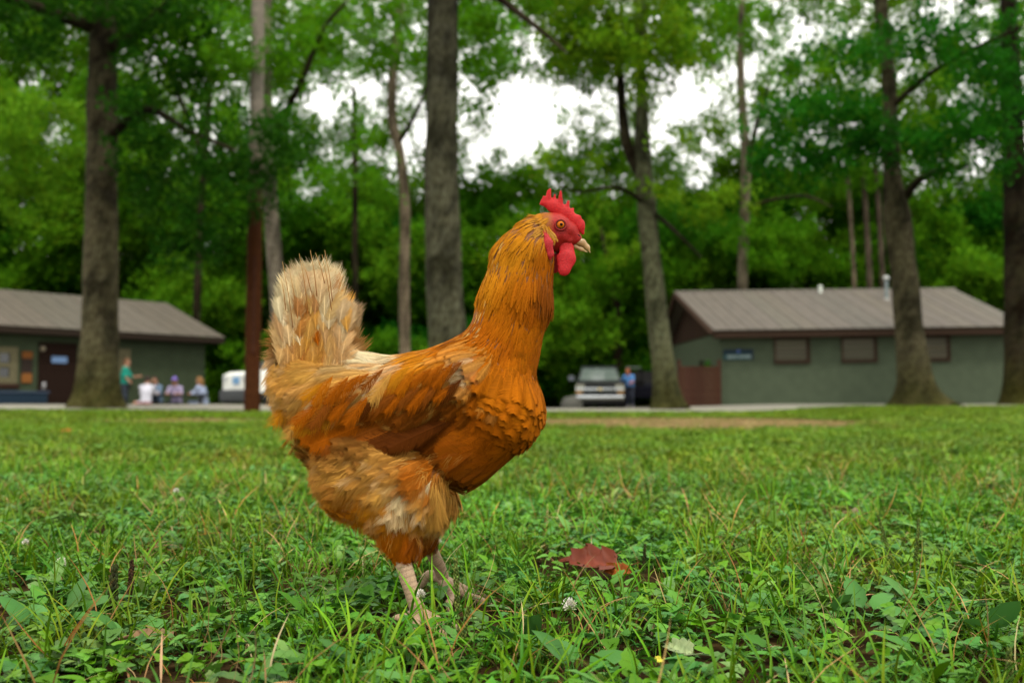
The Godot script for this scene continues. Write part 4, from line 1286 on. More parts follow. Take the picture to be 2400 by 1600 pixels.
		var wide := rng.randf_range(0.85, 1.2)
		var lift: float = [0.075, 0.085, 0.15, 0.12, 0.09][kind] + rng.randfn() * [0.03, 0.03, 0.05, 0.03, 0.03][kind]
		var col: Color = look[1]
		var tone := noise2.get_noise_3d(p.x * 30.0, p.y * 30.0, p.z * 30.0)
		col = vary(col * (1.0 + (0.26 if kind < 2 else 0.36) * tone), 0.1 if kind < 2 else 0.15)
		if kind == 3 and rng.randf() < 0.12: col = col.lerp(TAN, 0.35)
		if kind == 3 and rng.randf() < 0.12: col = col.lerp(UMBER, 0.5)
		if kind == 0 and x < 1172.0 - (y - 500.0) * 0.24 and rng.randf() < 0.16:
			col = col.lerp(Color(0.6, 0.4, 0.13), 0.65)
			ln *= 0.6
		if kind == 2 and (x < 960.0 or y > 1070.0) and rng.randf() < 0.18: col = col.lerp(CREAM, rng.randf_range(0.15, 0.4))
		if kind == 3 and y < 900.0 and rng.randf() < 0.25: col = col.lerp(TAN, 0.45)
		if kind == 2 and rng.randf() < 0.1: col = col.lerp(RUST, 0.3)
		var xf := feather_frame(p - dir * ln * 0.12 + n * 0.0006, n, dir, ln, wide, lift)
		var reg := "back"
		if kind == 0 or kind == 4 and y < 700.0: reg = "neck"
		elif kind == 1: reg = "breast"
		elif y > 1028.0: reg = "thigh"
		elif x < 800.0: reg = "rump"
		regions[reg].append([kind, xf, col])
		if kind == 2 and i % 9 == 0 and y > 1030.0:
			wisps.append(feather_frame(p + n * (0.0045 if kind == 2 else 0.003), n, dir.rotated(n, rng.randfn() * 0.25), ln * 0.8, 1.0, 0.14))
			wisp_c.append(vary(col.lerp(TAN, 0.5), 0.15))
	scatter("fine_plumage", wisp, M.feather, wisps, wisp_c, hen)
	# ear tuft
	for i in 40:
		var p := Vector3(0.141, 0.4097, 0.0165) + Vector3(rng.randf_range(-0.006, 0.004), rng.randf_range(-0.006, 0.005), rng.randf_range(-0.001, 0.001))
		regions["neck"].append([4, feather_frame(p, Vector3(0.2, 0.1, 1).normalized(), Vector3(0.55 + rng.randfn() * 0.2, -0.8, 0), rng.randf_range(0.008, 0.015), 1.2, 0.15), vary(TAN.lerp(GOLD, rng.randf()), 0.1)])
	for reg in regions:
		var of_kind := {}
		for f in regions[reg]:
			var ms: Array = kinds[f[0]]
			var key: int = f[0] * 10 + rng.randi() % ms.size()
			if not of_kind.has(key): of_kind[key] = [[], PackedColorArray()]
			of_kind[key][0].append(f[1])
			var cc: PackedColorArray = of_kind[key][1]
			cc.append(f[2])
			of_kind[key][1] = cc
		for key in of_kind:
			scatter(reg + "_plumage", kinds[key / 10][key % 10], M.feather, of_kind[key][0], of_kind[key][1], hen)
	# ---- head: bare red face
	var red := lin(0.38, 0.016, 0.013)
	var hb := [
		[Vector3(0.1528, 0.4149, 0), Vector3(0.1634, 0.4101, 0), rr(34), rr(27), 0.78],
		[Vector3(0.1528, 0.4054, 0), Vector3(0.1669, 0.4018, 0), rr(30), rr(17), 0.7],
		[Vector3(0.1596, 0.4198, 0.006), Vector3(0.1653, 0.4113, 0.007), rr(11), rr(8), 0.8], [Vector3(0.1602, 0.4219, -0.006), Vector3(0.1662, 0.4137, -0.007), rr(11), rr(8), 0.8],
		[Vector3(0.1646, 0.4101, 0), Vector3(0.174, 0.403, 0), rr(20), rr(13), 0.7],
		[Vector3(0.148, 0.4006, 0), Vector3(0.1598, 0.3947, 0), rr(26), rr(16), 0.6],
		[Vector3(0.157, 0.4056, 0.009), Vector3(0.1654, 0.3997, 0.006), rr(9), rr(7), 0.6],
		[Vector3(0.141, 0.4125, 0), Vector3(0.148, 0.4054, 0), rr(40), rr(34), 0.75],
	]
	var tex := func(p: Vector3) -> Color:
		var n: float = noise.get_noise_3d(p.x * 1500.0, p.y * 1500.0, p.z * 900.0)
		var c := red * (0.9 + 0.35 * n)
		var back: float = clampf((Vector3(0.1463, 0.4173, 0).x - p.x) / 0.006 + 0.5, 0.0, 1.0)
		return c.lerp(lin(0.3, 0.09, 0.015), back)
	nets(body, hb, 0.0013, 0.004, tex)
	var hx := []
	var hc := PackedColorArray()
	for i in range(nv, body.V.size()):
		var p := body.V[i]
		if p.x > Vector3(0.1455, 0.4173, 0).x + rng.randfn() * 0.0008 or p.x > Vector3(0.1416, 0.4173, 0).x and p.y < Vector3(0.1445, 0.4173, 0).y: continue
		if rng.randf() < 0.45: continue
		var n := (p - Vector3(p.x * 0.5 + Vector3(0.1481, 0.4101, 0).x * 0.5 + 0.001, Vector3(0.1481, 0.4101, 0).y, 0)).normalized()
		hx.append(feather_frame(p, n, Vector3(-0.8, 0.1 if p.y > Vector3(0.1446, 0.4244, 0).y else -0.6, 0.25 * n.z), rng.randf_range(0.007, 0.012), 1.1, 0.12))
		hc.append(vary(GOLD.lerp(TAN, rng.randf() * 0.6), 0.12))
	scatter("crown_plumage", kinds[4][0], M.feather, hx, hc, hen)
	# ---- legs: scaled shanks and toes
	var skin := lin(0.45, 0.31, 0.195)
	scaly(body, [Vector3(-0.0103, 0.076, 0.044), Vector3(-0.0054, 0.0598, 0.047), Vector3(0.003, 0.0342, 0.05), Vector3(0.0095, 0.0164, 0.052)], [19, 19, 16.5, 17.5], skin, 0.0)
	scaly(body, [Vector3(0.0082, 0.0799, -0.05), Vector3(0.0135, 0.061, -0.058), Vector3(0.0218, 0.0413, -0.066), Vector3(0.0264, 0.0271, -0.07)], [17, 17, 16, 15], skin * 0.85, 0.5)
	var nf := Vector3(0.0095, 0.0155, 0.052)
	var ff := Vector3(0.0255, 0.0261, -0.07)
	for t in [[nf, Vector3(0.02, -0.012, 0.022), Vector3(0.04, -0.02, 0.062)], [nf, Vector3(0.025, -0.01, 0.008), Vector3(0.056, -0.02, 0.02)], [nf, Vector3(0.0, -0.01, 0.022), Vector3(0.004, -0.02, 0.055)], [nf, Vector3(-0.014, -0.008, -0.004), Vector3(-0.03, -0.012, -0.01)],
			[ff, Vector3(0.026, -0.016, 0.008), Vector3(0.062, -0.03, 0.018)], [ff, Vector3(0.012, -0.016, 0.022), Vector3(0.014, -0.028, 0.058)], [ff, Vector3(0.026, -0.014, -0.01), Vector3(0.055, -0.03, -0.035)], [ff, Vector3(-0.016, 0.004, -0.006), Vector3(-0.036, -0.012, -0.016)]]:
		scaly(body, [t[0], t[0] + t[1], t[0] + t[2] * 0.7, t[0] + t[2]], [13, 11, 9.5, 4.5], skin, 0.15)
	var bm := show_mesh("body", body.mesh(), M.hen_skin, hen)
	# ---- comb, wattles, ear lobe
	var cb := [
		[Vector3(0.1389, 0.4421, 0), Vector3(0.1499, 0.4375, 0), 32, 58], [Vector3(0.1499, 0.4375, 0), Vector3(0.1623, 0.4304, 0), 60, 54], [Vector3(0.1623, 0.4304, 0), Vector3(0.1717, 0.4226, 0), 54, 52], [Vector3(0.1717, 0.4226, 0), Vector3(0.1778, 0.4161, 0), 54, 46], [Vector3(0.1778, 0.4161, 0), Vector3(0.1811, 0.4083, 0), 44, 16],
		[Vector3(0.1389, 0.4423, 0), Vector3(0.1351, 0.4403, 0.001), 28, 12], [Vector3(0.1393, 0.4447, 0), Vector3(0.1384, 0.4495, 0.001), 18, 9], [Vector3(0.1425, 0.4471, 0), Vector3(0.1428, 0.4548, 0), 18, 8], [Vector3(0.1446, 0.4471, 0), Vector3(0.1456, 0.4569, 0), 20, 11], [Vector3(0.1499, 0.4423, 0), Vector3(0.1508, 0.4504, 0), 20, 12],
		[Vector3(0.1566, 0.4387, 0), Vector3(0.157, 0.4545, 0.001), 32, 12], [Vector3(0.1629, 0.4328, 0), Vector3(0.1654, 0.4435, 0), 28, 13], [Vector3(0.1679, 0.4292, 0), Vector3(0.1704, 0.4353, -0.001), 28, 14], [Vector3(0.1752, 0.4232, 0), Vector3(0.177, 0.4256, 0), 30, 22], [Vector3(0.1782, 0.4185, 0), Vector3(0.1805, 0.4208, 0), 30, 18], [Vector3(0.1534, 0.4298, 0), Vector3(0.167, 0.4197, 0), 30, 26]]
	organ("comb", cb, 0.38, lin(0.5, 0.012, 0.013), hen)
	organ("wattle", [[Vector3(0.1625, 0.3927, 0.005), Vector3(0.1634, 0.3793, 0.008), 66, 78, 0.3], [Vector3(0.1634, 0.3793, 0.008), Vector3(0.1606, 0.3679, 0.01), 78, 58, 0.3], [Vector3(0.157, 0.3805, 0.008), Vector3(0.1594, 0.3661, 0.01), 44, 44, 0.3], [Vector3(0.1679, 0.393, 0.003), Vector3(0.1671, 0.3855, 0.006), 30, 40, 0.3]], 0.2, lin(0.46, 0.013, 0.016), hen)
	organ("wattle", [[Vector3(0.1518, 0.3825, -0.006), Vector3(0.1508, 0.3706, -0.006), 44, 44, 0.3], [Vector3(0.1602, 0.3924, -0.008), Vector3(0.153, 0.378, -0.008), 55, 55, 0.3]], 0.2, lin(0.4, 0.014, 0.016), hen)
	for s in [1.0, -1.0]:
		organ("ear_lobe", [[Vector3(0.1392, 0.4078, 0) + Vector3(0, 0, 0.0165 * s), Vector3(0.1431, 0.3947, 0) + Vector3(0, 0, 0.0185 * s), 20, 40, 0.35], [Vector3(0.1431, 0.3947, 0) + Vector3(0, 0, 0.0185 * s), Vector3(0.1452, 0.3828, 0) + Vector3(0, 0, 0.0185 * s), 40, 32, 0.35], [Vector3(0.1452, 0.3828, 0) + Vector3(0, 0, 0.018 * s), Vector3(0.1447, 0.3775, 0) + Vector3(0, 0, 0.0175 * s), 30, 12, 0.35]], 0.35, lin(0.44, 0.022, 0.026), hen)
	# ---- beak
	var horn := lin(0.2, 0.095, 0.03)
	organ("upper_beak", [[Vector3(0.1734, 0.3997, 0), Vector3(0.1801, 0.398, 0), 40, 34, 0.62], [Vector3(0.1801, 0.398, 0), Vector3(0.1859, 0.393, 0), 34, 21, 0.6], [Vector3(0.1859, 0.393, 0), Vector3(0.189, 0.3869, 0), 20, 5, 0.6]], 0.6, horn, hen, M.plain_gloss, lin(0.38, 0.24, 0.1))
	organ("lower_beak", [[Vector3(0.1722, 0.3941, 0), Vector3(0.1796, 0.3909, 0), 25, 16, 0.6], [Vector3(0.1796, 0.3909, 0), Vector3(0.1862, 0.3876, 0), 16, 6, 0.6]], 0.6, lin(0.26, 0.13, 0.045), hen, M.plain_gloss, lin(0.38, 0.25, 0.11))
	for s in [1.0, -1.0]:
		organ("nostril", [[Vector3(0.1757, 0.4054, 0) + Vector3(0, 0, 0.0092 * s), Vector3(0.1781, 0.4028, 0) + Vector3(0, 0, 0.0088 * s), 9, 7, 0.4]], 0.4, lin(0.05, 0.01, 0.008), hen)
	# ---- eyes
	for s in [1.0, -1.0]:
		var eye := Node3D.new()
		eye.name = "eye"
		hen.add_child(eye, true)
		eye.position = Vector3(0.1563, 0.4155, 0) + Vector3(0, 0, 0.0125 * s)
		var mb := MB.new()
		mb.ball(Vector3.ZERO, Vector3(0.0041, 0.0041, 0.0029), lin(0.45, 0.11, 0.004), 10, 20)
		show_mesh("iris", mb.mesh(), M.paint, eye)
		mb = MB.new()
		mb.ball(Vector3(0.0004, 0, 0.0019 * s), Vector3(0.0021, 0.0021, 0.0012), lin(0.004, 0.003, 0.003), 8, 16)
		show_mesh("pupil", mb.mesh(), M.paint, eye)
		mb = MB.new()
		var ring := []
		var rad := []
		var cc := []
		for k in 25:
			var a := TAU * k / 24.0
			ring.append(Vector3(cos(a) * 0.0046, sin(a) * 0.0044, 0.0009 * s))
			rad.append(0.0006)
			cc.append(lin(0.07, 0.008, 0.006))
		mb.tube(ring, rad, 8, cc, false)
		for k in 25:
			var a := TAU * k / 24.0
			ring[k] = Vector3(cos(a) * 0.0060, sin(a) * 0.0056, 0.0003 * s)
			rad[k] = 0.0011
			cc[k] = lin(0.32, 0.022, 0.018)
		mb.tube(ring, rad, 8, cc, false)
		show_mesh("eyelid", mb.mesh(), M.hen_skin, eye)
	# ---- large feathers one by one: tail
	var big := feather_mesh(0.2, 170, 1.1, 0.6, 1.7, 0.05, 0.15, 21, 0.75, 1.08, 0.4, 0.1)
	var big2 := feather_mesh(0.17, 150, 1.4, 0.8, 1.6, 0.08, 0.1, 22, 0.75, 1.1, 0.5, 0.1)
	for s in [1.0, -1.0]:
		for i in 9:
			var f := i / 8.0
			var b := hp(lerpf(690, 768, f), 835, 0.022 * s)
			var e := hp(lerpf(648, 752, f), lerpf(655, 610, sin(f * 2.4)), 0.020 * s + 0.005 * (i % 2) * s)
			one_feather("tail_feather", hen, big if i % 2 else big2, b, e, Vector3(0.15 * s * (f - 0.5), 0, s), 0.85, IVORY.lerp(TAN, 0.02 + 0.25 * rng.randf() if i > 1 else 0.02), 0.0)
	var fl := [[], [], []]
	var fc := [PackedColorArray(), PackedColorArray(), PackedColorArray()]
	for s in [1.0, -1.0]:
		for i in 300:
			var x := rng.randf_range(650, 795)
			var y := rng.randf_range(688, 880)
			if y < 745 and (x > 760 or x < 668): continue
			var p := hp(x, y, s * (0.024 + 0.00006 * (y - 670) + rng.randf() * 0.004))
			var out := clampf((x - 716.0) / 82.0, -1.0, 1.0)
			var dir := Vector3(out * 0.1 + rng.randfn() * 0.11, 1.0, s * rng.randfn() * 0.08)
			var edge := maxf(absf(out), clampf((720.0 - y) / 60.0, 0.0, 1.0))
			var c := TAN.lerp(IVORY, clampf(edge * 1.15 - 0.1 + (0.2 if x < 690 else 0.0) + rng.randfn() * 0.18, 0.0, 1.0))
			var spot := noise2.get_noise_2d(x * 0.022, y * 0.014)
			var low := clampf((y - 740.0) / 90.0, 0.0, 1.0)
			c = c.lerp(GOLD.lerp(TAN, 0.6), low * 0.7).lerp(IVORY, 0.45 * clampf((745.0 - y) / 60.0, 0.0, 1.0))
			if spot > 0.12: c = c.lerp(AMBER, clampf(spot * 2.2, 0.0, 0.75) * (1.0 - edge * 0.6))
			var k := rng.randi() % 3
			fl[k].append(feather_frame(p, Vector3(0, 0.1, s), dir, rng.randf_range(44, 78) * HK, rng.randf_range(1.3, 2.0), 0.05))
			var cc: PackedColorArray = fc[k]
			cc.append(vary(c, 0.1))
			fc[k] = cc
	for k in 3: scatter("tail_plumage", kinds[2][k], M.feather, fl[k], fc[k], hen)
	for a in [[690, 735, 668, 625], [682, 760, 652, 608], [715, 720, 690, 590], [722, 680, 696, 604], [735, 690, 715, 582], [752, 660, 727, 588], [770, 700, 748, 582], [768, 720, 742, 592], [665, 720, 648, 640]]:
		var mb := MB.new()
		var p0 := hp(a[0], a[1], 0.034)
		var p1 := hp(a[2], a[3], 0.026)
		var mid := (p0 + p1) / 2 + Vector3(0.0015, 0, 0.003)
		mb.tube([p0, mid, p1], [0.0005, 0.0004, 0.0002], 5, [lin(0.14, 0.05, 0.01), lin(0.25, 0.11, 0.025), lin(0.45, 0.28, 0.1)])
		show_mesh("feather_shaft", mb.mesh(), M.plain, hen)
	# wing: flight feathers along the lower edge, coverts above
	var quill := feather_mesh(0.15, 150, 1.0, 0.3, 1.4, 0.06, 0.2, 31, 1.25, 1.05, 0.2, 0.4)
	for s in [1.0, -1.0]:
		for a in [[1060, 955, 905, 1024, UMBER], [1030, 962, 868, 1030, UMBER], [1000, 965, 830, 1032, UMBER], [965, 965, 795, 1032, RUST], [930, 962, 760, 1028, RUST], [900, 955, 735, 1020, AMBER], [870, 945, 715, 1004, AMBER], [850, 930, 700, 985, GOLD]]:
			one_feather("flight_feather", hen, quill, hp(a[0], a[1], 0.056 * s), hp(a[2], a[3], 0.0765 * s), Vector3(0.1, 0.25, s), 1.1, a[4], 0.0)
	for s in [1.0, -1.0]:
		for i in 26:
			var f := (i % 13) / 12.0
			var up := 0.0 if i < 13 else -44.0
			var x := lerpf(770, 1075, f) + rng.randf_range(-10, 10)
			var y := lerpf(922, 882, f) + up + rng.randf_range(-8, 8)
			var l := rng.randf_range(58, 84)
			var a := rng.randf_range(0.55, 0.95)
			one_feather("wing_covert", hen, kinds[2][0], hp(x, y, 0.0735 * s if i >= 13 else 0.0725 * s), hp(x - l * cos(a), y + l * sin(a), 0.0745 * s), Vector3(0.0, 0.25, s), 1.0, ([AMBER, RUST, RUST, AMBER, UMBER, RUST, AMBER] if i < 13 else [ORANGE, AMBER, GOLD, AMBER, TAN, AMBER, RUST])[(i * 5) % 7], 0.03)
	# long loose plumes over the tail base and rump
	for a in [[760, 870, 655, 905, TAN], [740, 850, 640, 855, TAN], [790, 850, 690, 800, CREAM], [775, 830, 720, 745, TAN], [800, 810, 765, 715, TAN], [805, 770, 790, 680, TAN], [740, 800, 712, 700, AMBER], [700, 900, 640, 980, GOLD], [720, 930, 670, 1010, TAN], [845, 850, 740, 860, CREAM], [930, 858, 830, 842, IVORY], [880, 850, 800, 812, IVORY], [700, 800, 660, 700, CREAM]]:
		one_feather("plume", hen, kinds[2][rng.randi() % 2], hp(a[0], a[1], 0.036), hp(a[2], a[3], 0.036), Vector3(0, 0.2, 1), 1.1, a[4], 0.0)
	for a in [[1000, 1080, 950, 1190, CREAM], [1005, 1085, 985, 1200, TAN], [1010, 1090, 1015, 1205, TAN], [985, 1070, 900, 1150, TAN], [880, 1060, 775, 1090, TAN], [850, 1080, 765, 1130, TAN], [960, 1120, 938, 1205, TAN], [1015, 1100, 1030, 1190, TAN]]:
		one_feather("plume", hen, kinds[2][1 + rng.randi() % 2], hp(a[0], a[1] + 16, 0.066), hp(a[2], a[3], 0.07), Vector3(0, 0, 1), 0.8, a[4], 0.0)
	for a in [[700, 1000, 668, 1046, TAN], [690, 985, 652, 1030, GOLD]]:
		one_feather("plume", hen, kinds[2][2], hp(a[0], a[1], 0.02), hp(a[2], a[3], 0.02), Vector3(0, 0, 1), 0.6, a[4], 0.0)


func one_feather(called: String, parent: Node, mesh: Mesh, base: Vector3, end: Vector3, n: Vector3, wide: float, col: Color, lift: float):
	var ln := base.distance_to(end)
	var f := feather_frame(base, n.normalized(), (end - base).normalized(), ln, wide, lift)
	var o := show_mesh(called, mesh, feather_mat(col), parent)
	o.transform = f


var feather_mats := {}
func feather_mat(col: Color) -> StandardMaterial3D:
	var key := "%02d_%02d_%02d" % [int(col.r * 24), int(col.g * 24), int(col.b * 24)]
	if not feather_mats.has(key):
		var m: StandardMaterial3D = M.feather.duplicate()
		m.resource_name = "feather_tone"
		m.albedo_color = col.linear_to_srgb()
		feather_mats[key] = m
	return feather_mats[key]


func organ(called: String, list: Array, flat: float, col: Color, parent: Node, m: Material = null, tip := Color(0, 0, 0, 0)):
	var mb := MB.new()
	var bones := []
	for b in list: bones.append([b[0], b[1], b[2] * HK * 0.25, b[3] * HK * 0.25, b[4] if b.size() > 4 else flat])
	var x0: float = list[0][0].x
	var x1: float = list[list.size() - 1][1].x
	nets(mb, bones, 0.0009, 0.003, func(p: Vector3) -> Color:
		var n: float = noise.get_noise_3d(p.x * 1800.0, p.y * 1800.0, p.z * 900.0) * 0.25 + noise2.get_noise_3d(p.x * 900.0, p.y * 900.0, p.z * 300.0) * 0.2
		var c := col * (1.0 + n)
		if tip.a > 0.5: c = c.lerp(tip, clampf((p.x - x0) / (x1 - x0), 0.0, 1.0))
		return c)
	# fine creases
	for i in mb.V.size():
		var p := mb.V[i]
		mb.V[i] = p + Vector3(0, 0, signf(p.z) if absf(p.z) > 1e-5 else 1.0) * noise2.get_noise_3d(p.x * 250.0, p.y * 420.0, 0.0) * (0.0003 if m == null else 0.0)
	show_mesh(called, mb.mesh(), m if m else M.hen_skin, parent)


func scaly(mb: MB, pts: Array, r_px: Array, col: Color, dirt: float):
	# a tapered limb ringed with overlapping scales
	var cur := Curve3D.new()
	for i in pts.size():
		var tn: Vector3 = (pts[mini(i + 1, pts.size() - 1)] - pts[maxi(i - 1, 0)]) / 6.0
		cur.add_point(pts[i], -tn, tn)
	var P := []
	var R := []
	var C := []
	var total := cur.get_baked_length()
	var n := int(total / 0.0009)
	for i in n + 1:
		var f := float(i) / n
		var s := f * (pts.size() - 1)
		var k := mini(int(s), pts.size() - 2)
		P.append(cur.sample(k, s - k))
		var ph := fmod(f * total / 0.0042, 1.0)
		var rad: float = lerpf(r_px[k], r_px[k + 1], s - k) * HK
		R.append(rad * (0.97 + 0.035 * ph))
		var c := col * (0.8 if ph < 0.2 else 0.95 + 0.15 * ph)
		var d := dirt * clampf(0.4 + 1.4 * noise2.get_noise_1d(f * total * 300.0), 0.0, 1.0)
		C.append(c.lerp(lin(0.14, 0.07, 0.03), d))
	mb.tube(P, R, 12, C)


func wisp_mesh() -> ArrayMesh:
	# a few separate fine barbs
	var mb := MB.new()
	var r := RandomNumberGenerator.new()
	r.seed = 404
	for i in 9:
		var x0 := r.randf_range(-0.09, 0.09)
		var y0 := r.randf_range(0.0, 0.35)
		var l := r.randf_range(0.4, 0.75)
		var bend := r.randfn() * 0.1 + x0 * 0.8
		var w := 0.007
		var c := Color(1, 1, 1) * r.randf_range(0.8, 1.2)
		var z := r.randf_range(0.0, 0.05)
		var a := mb.v(Vector3(x0 - w, y0, 0), c)
		var b := mb.v(Vector3(x0 + w, y0, 0), c)
		var d := mb.v(Vector3(x0 + bend * 0.4 + w * 0.8, y0 + l * 0.55, z), c)
		var e := mb.v(Vector3(x0 + bend * 0.4 - w * 0.8, y0 + l * 0.55, z), c)
		var f := mb.v(Vector3(x0 + bend, y0 + l, z * 0.6 - 0.05), c * 1.1)
		mb.q(a, b, d, e)
		mb.t(e, d, f)
	return mb.mesh()



# ---------------------------------------------------------------- lawn
func blade_into(mb: MB, base: Vector3, yaw: float, h: float, w: float, bend: float, segs: int, col: Color, fold := 0.3, twist := 0.0):
	var d := Vector3(cos(yaw), 0, sin(yaw))
	var prev := -1
	for i in segs + 1:
		var s := float(i) / segs
		var a := bend * s
		var p := base + Vector3(0, h * (s - bend * 0.28 * s * s), 0) + d * (h * sin(a * 0.9) * s * 0.8)
		var sd := Vector3(-d.z, 0, d.x).rotated(Vector3.UP, twist * s)
		var ww := w * (0.55 + 0.9 * s - 1.45 * s * s * s) if i < segs else 0.0
		var up := Vector3(0, cos(a), 0) + d * sin(a)
		var nn := sd.cross(up).normalized()
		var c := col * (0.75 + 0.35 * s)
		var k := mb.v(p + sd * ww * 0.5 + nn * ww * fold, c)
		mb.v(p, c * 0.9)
		mb.v(p - sd * ww * 0.5 + nn * ww * fold, c)
		if prev >= 0:
			mb.q(prev, prev + 1, k + 1, k)
			mb.q(prev + 1, prev + 2, k + 2, k + 1)
		prev = k


func leaf_into(mb: MB, x: Transform3D, l: float, w: float, col: Color, notch := 0.0, droop := 0.25, segs := 5, widest := 0.5, jag := 0.0):
	# a folded leaf from the origin along -z, its face up
	var prev := -1
	for i in segs + 1:
		var s := float(i) / segs
		var ww := w * pow(maxf(sin(PI * pow(s, 0.7 / maxf(widest, 0.1) * 0.5)), 0.0), 0.75)
		if notch > 0.0 and i == segs: ww = w * 0.55
		if jag > 0.0: ww *= 1.0 + jag * (1.0 if i % 2 else -1.0)
		var y := -droop * l * s * s + 0.06 * l * sin(s * 9.0) * jag
		var z := -l * s
		var c := col * (0.92 + 0.16 * s)
		var k := mb.v(x * Vector3(-ww, y + ww * 0.3, z - (l * notch if i == segs else 0.0)), c)
		mb.v(x * Vector3(0, y, z), c * 1.12)
		mb.v(x * Vector3(ww, y + ww * 0.3, z - (l * notch if i == segs else 0.0)), c)
		if prev >= 0:
			mb.q(prev, prev + 1, k + 1, k)
			mb.q(prev + 1, prev + 2, k + 2, k + 1)
		prev = k


func clover_mesh(seed_at: int) -> ArrayMesh:
	# three or more trifoliate leaves on thin stems from one root
	var r := RandomNumberGenerator.new()
	r.seed = seed_at
	var mb := MB.new()
	for k in 3:
		var yaw := r.randf() * TAU
		var h := r.randf_range(0.012, 0.034)
		var top := Vector3(cos(yaw) * h * 0.6, h, sin(yaw) * h * 0.6)
		mb.tube([Vector3.ZERO, top * Vector3(0.4, 0.55, 0.4), top], [0.0006, 0.0005, 0.0005], 4, [Color(1, 1.1, 0.8), Color(1, 1.1, 0.8), Color(1, 1.1, 0.8)], false)
		var tilt := Basis(Vector3(r.randfn(), 0, r.randfn()).normalized(), r.randfn() * 0.35)
		var l := r.randf_range(0.008, 0.013)
		var tone := r.randf_range(0.8, 1.2)
		for j in 3:
			var b := tilt * Basis(Vector3.UP, yaw + j * TAU / 3.0 + r.randfn() * 0.15) * Basis(Vector3.RIGHT, r.randf_range(0.0, 0.35))
			leaf_into(mb, Transform3D(b, top), l, l * 0.46, Color(tone, tone, tone), 0.0, 0.1, 5, 0.62)
	return mb.mesh()


func weed_mesh(seed_at: int, n: int, l: float, w: float, rise: float, jag := 0.0) -> ArrayMesh:
	var r := RandomNumberGenerator.new()
	r.seed = seed_at
	var mb := MB.new()
	for k in n:
		var b := Basis(Vector3.UP, k * TAU / n + r.randfn() * 0.5) * Basis(Vector3.RIGHT, rise * r.randf_range(0.4, 1.3)) * Basis(Vector3.BACK, r.randfn() * 0.25)
		var ll := l * r.randf_range(0.65, 1.2)
		var tone := r.randf_range(0.75, 1.2)
		var c := Color(tone * r.randf_range(0.9, 1.15), tone, tone * r.randf_range(0.8, 1.2))
		mb.tube([Vector3(0, 0, 0), b * Vector3(0, 0.002, -ll * 0.35) + Vector3(0, 0.004, 0)], [0.0009, 0.0008], 4, [c, c], false)
		leaf_into(mb, Transform3D(b, b * Vector3(0, 0.002, -ll * 0.3) + Vector3(0, 0.004, 0)), ll, w * ll, c, 0.0, r.randf_range(0.1, 0.5), 7 if jag > 0 else 6, 0.5, jag)
	return mb.mesh()


func grass_mesh(seed_at: int, n: int, h0: float, h1: float, w: float, spread: float) -> ArrayMesh:
	var r := RandomNumberGenerator.new()
	r.seed = seed_at
	var mb := MB.new()
	for k in n:
		var tone := r.randf_range(0.7, 1.25)
		var c := Color(tone * r.randf_range(0.85, 1.25), tone, tone * r.randf_range(0.7, 1.2))
		if r.randf() < 0.07: c = Color(5.0, 1.5, 3.0) * 0.75
		blade_into(mb, Vector3(r.randfn() * spread, 0, r.randfn() * spread), r.randf() * TAU, r.randf_range(h0, h1), w * r.randf_range(0.6, 1.2), r.randf_range(0.2, 1.7), 5, c, 0.25, r.randfn() * 0.5)
	return mb.mesh()


func turf_mesh(seed_at: int, n: int, scale: float, tall: float) -> ArrayMesh:
	# mixed tuft for the lawn farther off: blades, clover-like leaves, some straw
	var r := RandomNumberGenerator.new()
	r.seed = seed_at
	var mb := MB.new()
	for k in n:
		var at := Vector3(r.randf_range(-1, 1), 0, r.randf_range(-1, 1)) * 0.05 * scale
		var tone := r.randf_range(0.7, 1.3)
		var c := Color(tone * r.randf_range(0.8, 1.3), tone, tone * r.randf_range(0.7, 1.3))
		if r.randf() < 0.08: c = Color(3.6, 1.35, 2.2)
		if r.randf() < 0.55:
			blade_into(mb, at, r.randf() * TAU, r.randf_range(0.02, 0.055) * scale * tall, 0.004 * scale, r.randf_range(0.3, 1.7), 3, c)
		else:
			var b := Basis(Vector3.UP, r.randf() * TAU) * Basis(Vector3.RIGHT, r.randf_range(-0.1, 0.7))
			leaf_into(mb, Transform3D(b, at + Vector3(0, r.randf_range(0.006, 0.028) * scale * tall, 0)), 0.017 * scale, 0.006 * scale, c, 0.0, 0.2, 3)
	return mb.mesh()


